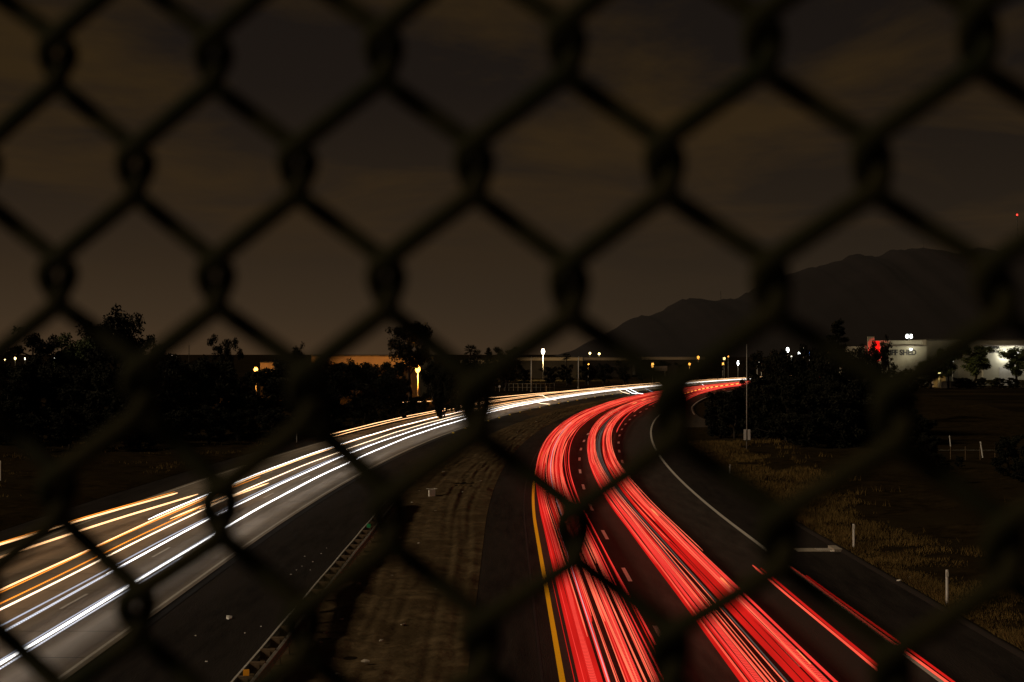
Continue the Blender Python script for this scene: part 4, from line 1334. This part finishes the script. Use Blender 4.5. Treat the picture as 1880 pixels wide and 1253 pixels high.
def wall_lamp(parent, x, z, watt, color, reach=3.0):
    w = MB().box(x, -.35, z, .7, .4, .4, taper=.7).build('wall_lamp', LM['white'], parent)
    l_ = bpy.data.lights.new('wall_lamp_light', 'POINT')
    l_.energy = watt; l_.color = color; l_.shadow_soft_size = .3
    lb = bpy.data.objects.new('wall_lamp_light', l_)
    lb.location = (x, -reach, z)
    link(lb, parent)
wall_lamp(o, upx(1672), zat(641, Yb), 900, (1, .92, .70), 4.0)

# white building with telephone lettering
o, L, h = warehouse(1700, 1930, BY, 624, 50, 'tall white building with a phone number and glaring wall lamps', 'wall_white', 10.0)
upx = lambda px: xat(px, BY) - o.location.x
MB().box(upx(1866), -1.0, zat(666, BY) + .12, xat(1930, BY) - xat(1802, BY), 1.6, 10.2).build('front_bay', M['wall_white'], o)
MB().box(upx(1866), -.85, zat(635, BY) + .12, xat(1930, BY) - xat(1801, BY), 2.2, .3).build('bay_coping', M['roof_dark'], o)
for txt, px, py, sz in (('OSHA', 1822.5, 641.2, 1.15), ('877-3', 1821, 648.4, 1.1)):
    tm = text_mesh(txt, sz, 'wall_letters')
    tm.materials.append(M['black_letter'])
    tl = bpy.data.objects.new('wall_letters', tm)
    tl.location = (upx(px), -1.88, zat(py, BY) + .12)
    tl.rotation_euler = (math.radians(90), 0, 0)
    link(tl, o)
for k in range(9):
    MB().box(upx(1846), -1.84, .3 + k * .62, 4.9, .05, .58).build('door_slat', M['door_grey'], o)
for px, py, wt in ((1838, 651, 1300), (1858, 647, 1200)):
    x = upx(px); z = zat(py, BY)
    MB().box(x, -2.1, z, .9, .5, .5, taper=.7).build('wall_lamp', LM['white'], o)
    l_ = bpy.data.lights.new('wall_lamp_light', 'POINT')
    l_.energy = wt; l_.color = (1, .97, .84); l_.shadow_soft_size = .4
    lb = bpy.data.objects.new('wall_lamp_light', l_)
    lb.location = (x, -3.4, z)
    link(lb, o)
# small gatehouse and yard fence in front of it
gx_, gy_ = xat(1726, 446), 446
gh = empty('gatehouse', (gx_, gy_, -.12)); tag(gh, 'small gatehouse lit yellow under the street trees', 'gatehouse')
MB().box(-.2, 1.5, 1.7, 3.4, 3, 3.4).build('wall', M['wall_tan'], gh)
MB().box(-.2, 1.4, 3.5, 4.0, 3.6, .25).build('roof', M['roof_dark'], gh)
MB().box(-.2, -.03, 1.1, 1.0, .08, 2.2).build('door', M['roof_dark'], gh)
g2 = empty('low_building', (xat(1682, 447), 447, -.12)); tag(g2, 'low yellow lit wall end beside the gateway trees', 'building')
MB().box(0, 3, 2.3, 4.2, 6, 4.6).build('wall', M['wall_white'], g2)
MB().box(0, 3, 4.7, 4.6, 6.4, .2).build('roof', M['roof_dark'], g2)
yf = empty('yard_fence', (xat(1840, 432), 432, -.12)); tag(yf, 'thin metal yard fence below the white building', 'fence')
Lf = 34.0
for k in range(15):
    MB().tube([(-Lf / 2 + k * Lf / 14, 0, 0), (-Lf / 2 + k * Lf / 14, 0, 2.3)], .05, 5).build('post', M['roof_dark'], yf)
for z in (.25, 2.2):
    MB().box(0, 0, z, Lf, .05, .07).build('rail', M['roof_dark'], yf)
MB().box(-Lf / 2 + 5.0, .3, 1.0, 9.5, .12, 1.9).build('screen_panel', M['roof_dark'], yf)
for (px) in (1685, 1700, 1760, 1775, 1800, 1835, 1860):
    tree('bush', px, 428, 694, 1.6, 'low dark hedge bush along the yard fence', 'hedge bushes along the yard fence')

# fuel canopy far behind the sign pole
cn = empty('fuel_canopy', (xat(1394, 580), 580, -.12)); tag(cn, 'small bright white canopy beyond the bend, right of the sign pole', 'canopy')
MB().box(0, 0, zat(664, 580), 2.0, 4, .7).build('canopy_roof', M['wall_white'], cn)
MB().box(0, -2.06, zat(664, 580), 1.9, .1, .55).build('light_fascia', LM['dim'], cn)
for q in (-.8, .8):
    MB().tube([(q, 0, 0), (q, 0, zat(666, 580))], .12, 6).build('column', M['galv'], cn)
# far wire fence behind the inbound road
ff = empty('far_fence', (xat(960, 400), 400, -.1)); tag(ff, 'faint wire fence behind the inbound road near the lamp poles', 'fence')
for k in range(14):
    MB().tube([(-7 + k * 1.15, 0, 0), (-7 + k * 1.15, 0, 1.9)], .04, 5).build('post', M['galv'], ff)
for z in (.9, 1.85):
    MB().box(.5, 0, z, 15, .03, .04).build('rail', M['galv'], ff)
rf = empty('field_fence', (xat(1790, 128), 128, .7)); tag(rf, 'row of faint thin fence posts in the dark field at the right', 'fence')
for k in range(5):
    MB().tube([(-3.2 + k * 1.2, 0, 0), (-3.2 + k * 1.2, 0, 1.1)], .03, 5).build('post', M['timber'], rf)
MB().tube([(-3.2, 0, .8), (1.6, 0, .8)], .008, 4).build('wire', M['galv'], rf)
# parked vehicle tail lamp glimpsed between the left trees
pc = empty('parked_car', (xat(803, 300), 300, -.1)); tag(pc, 'dark parked car with one red lamp lit between the left trees', 'car')
cb = MB()
prof_c = [(-2.1, .35), (-2.15, .8), (-1.9, 1.0), (-1.2, 1.05), (-.7, 1.45), (.6, 1.45), (1.2, 1.0), (2.0, .85), (2.1, .4)]
for yv in (-.85, .85):
    for (a, z) in prof_c:
        cb.v.append((yv * (1 if z < 1.1 else .8), a, z))
k = len(prof_c)
for i in range(k - 1):
    cb.f.append((i, i + 1, k + i + 1, k + i))
cb.f.append(tuple(range(k))[::-1]); cb.f.append(tuple(range(k, 2 * k))); cb.f.append((0, k, 2 * k - 1, k - 1))
cb.build('body', M['roof_dark'], pc)
for sx in (-.8, .8):
    for sy in (-1.35, 1.35):
        MB().tube([(sx - .1, sy, .34), (sx + .1, sy, .34)], .34, 12).build('wheel', M['black_letter'], pc)
MB().box(.55, -2.17, .82, .38, .06, .2).build('tail_lamp', LM['red'], pc)
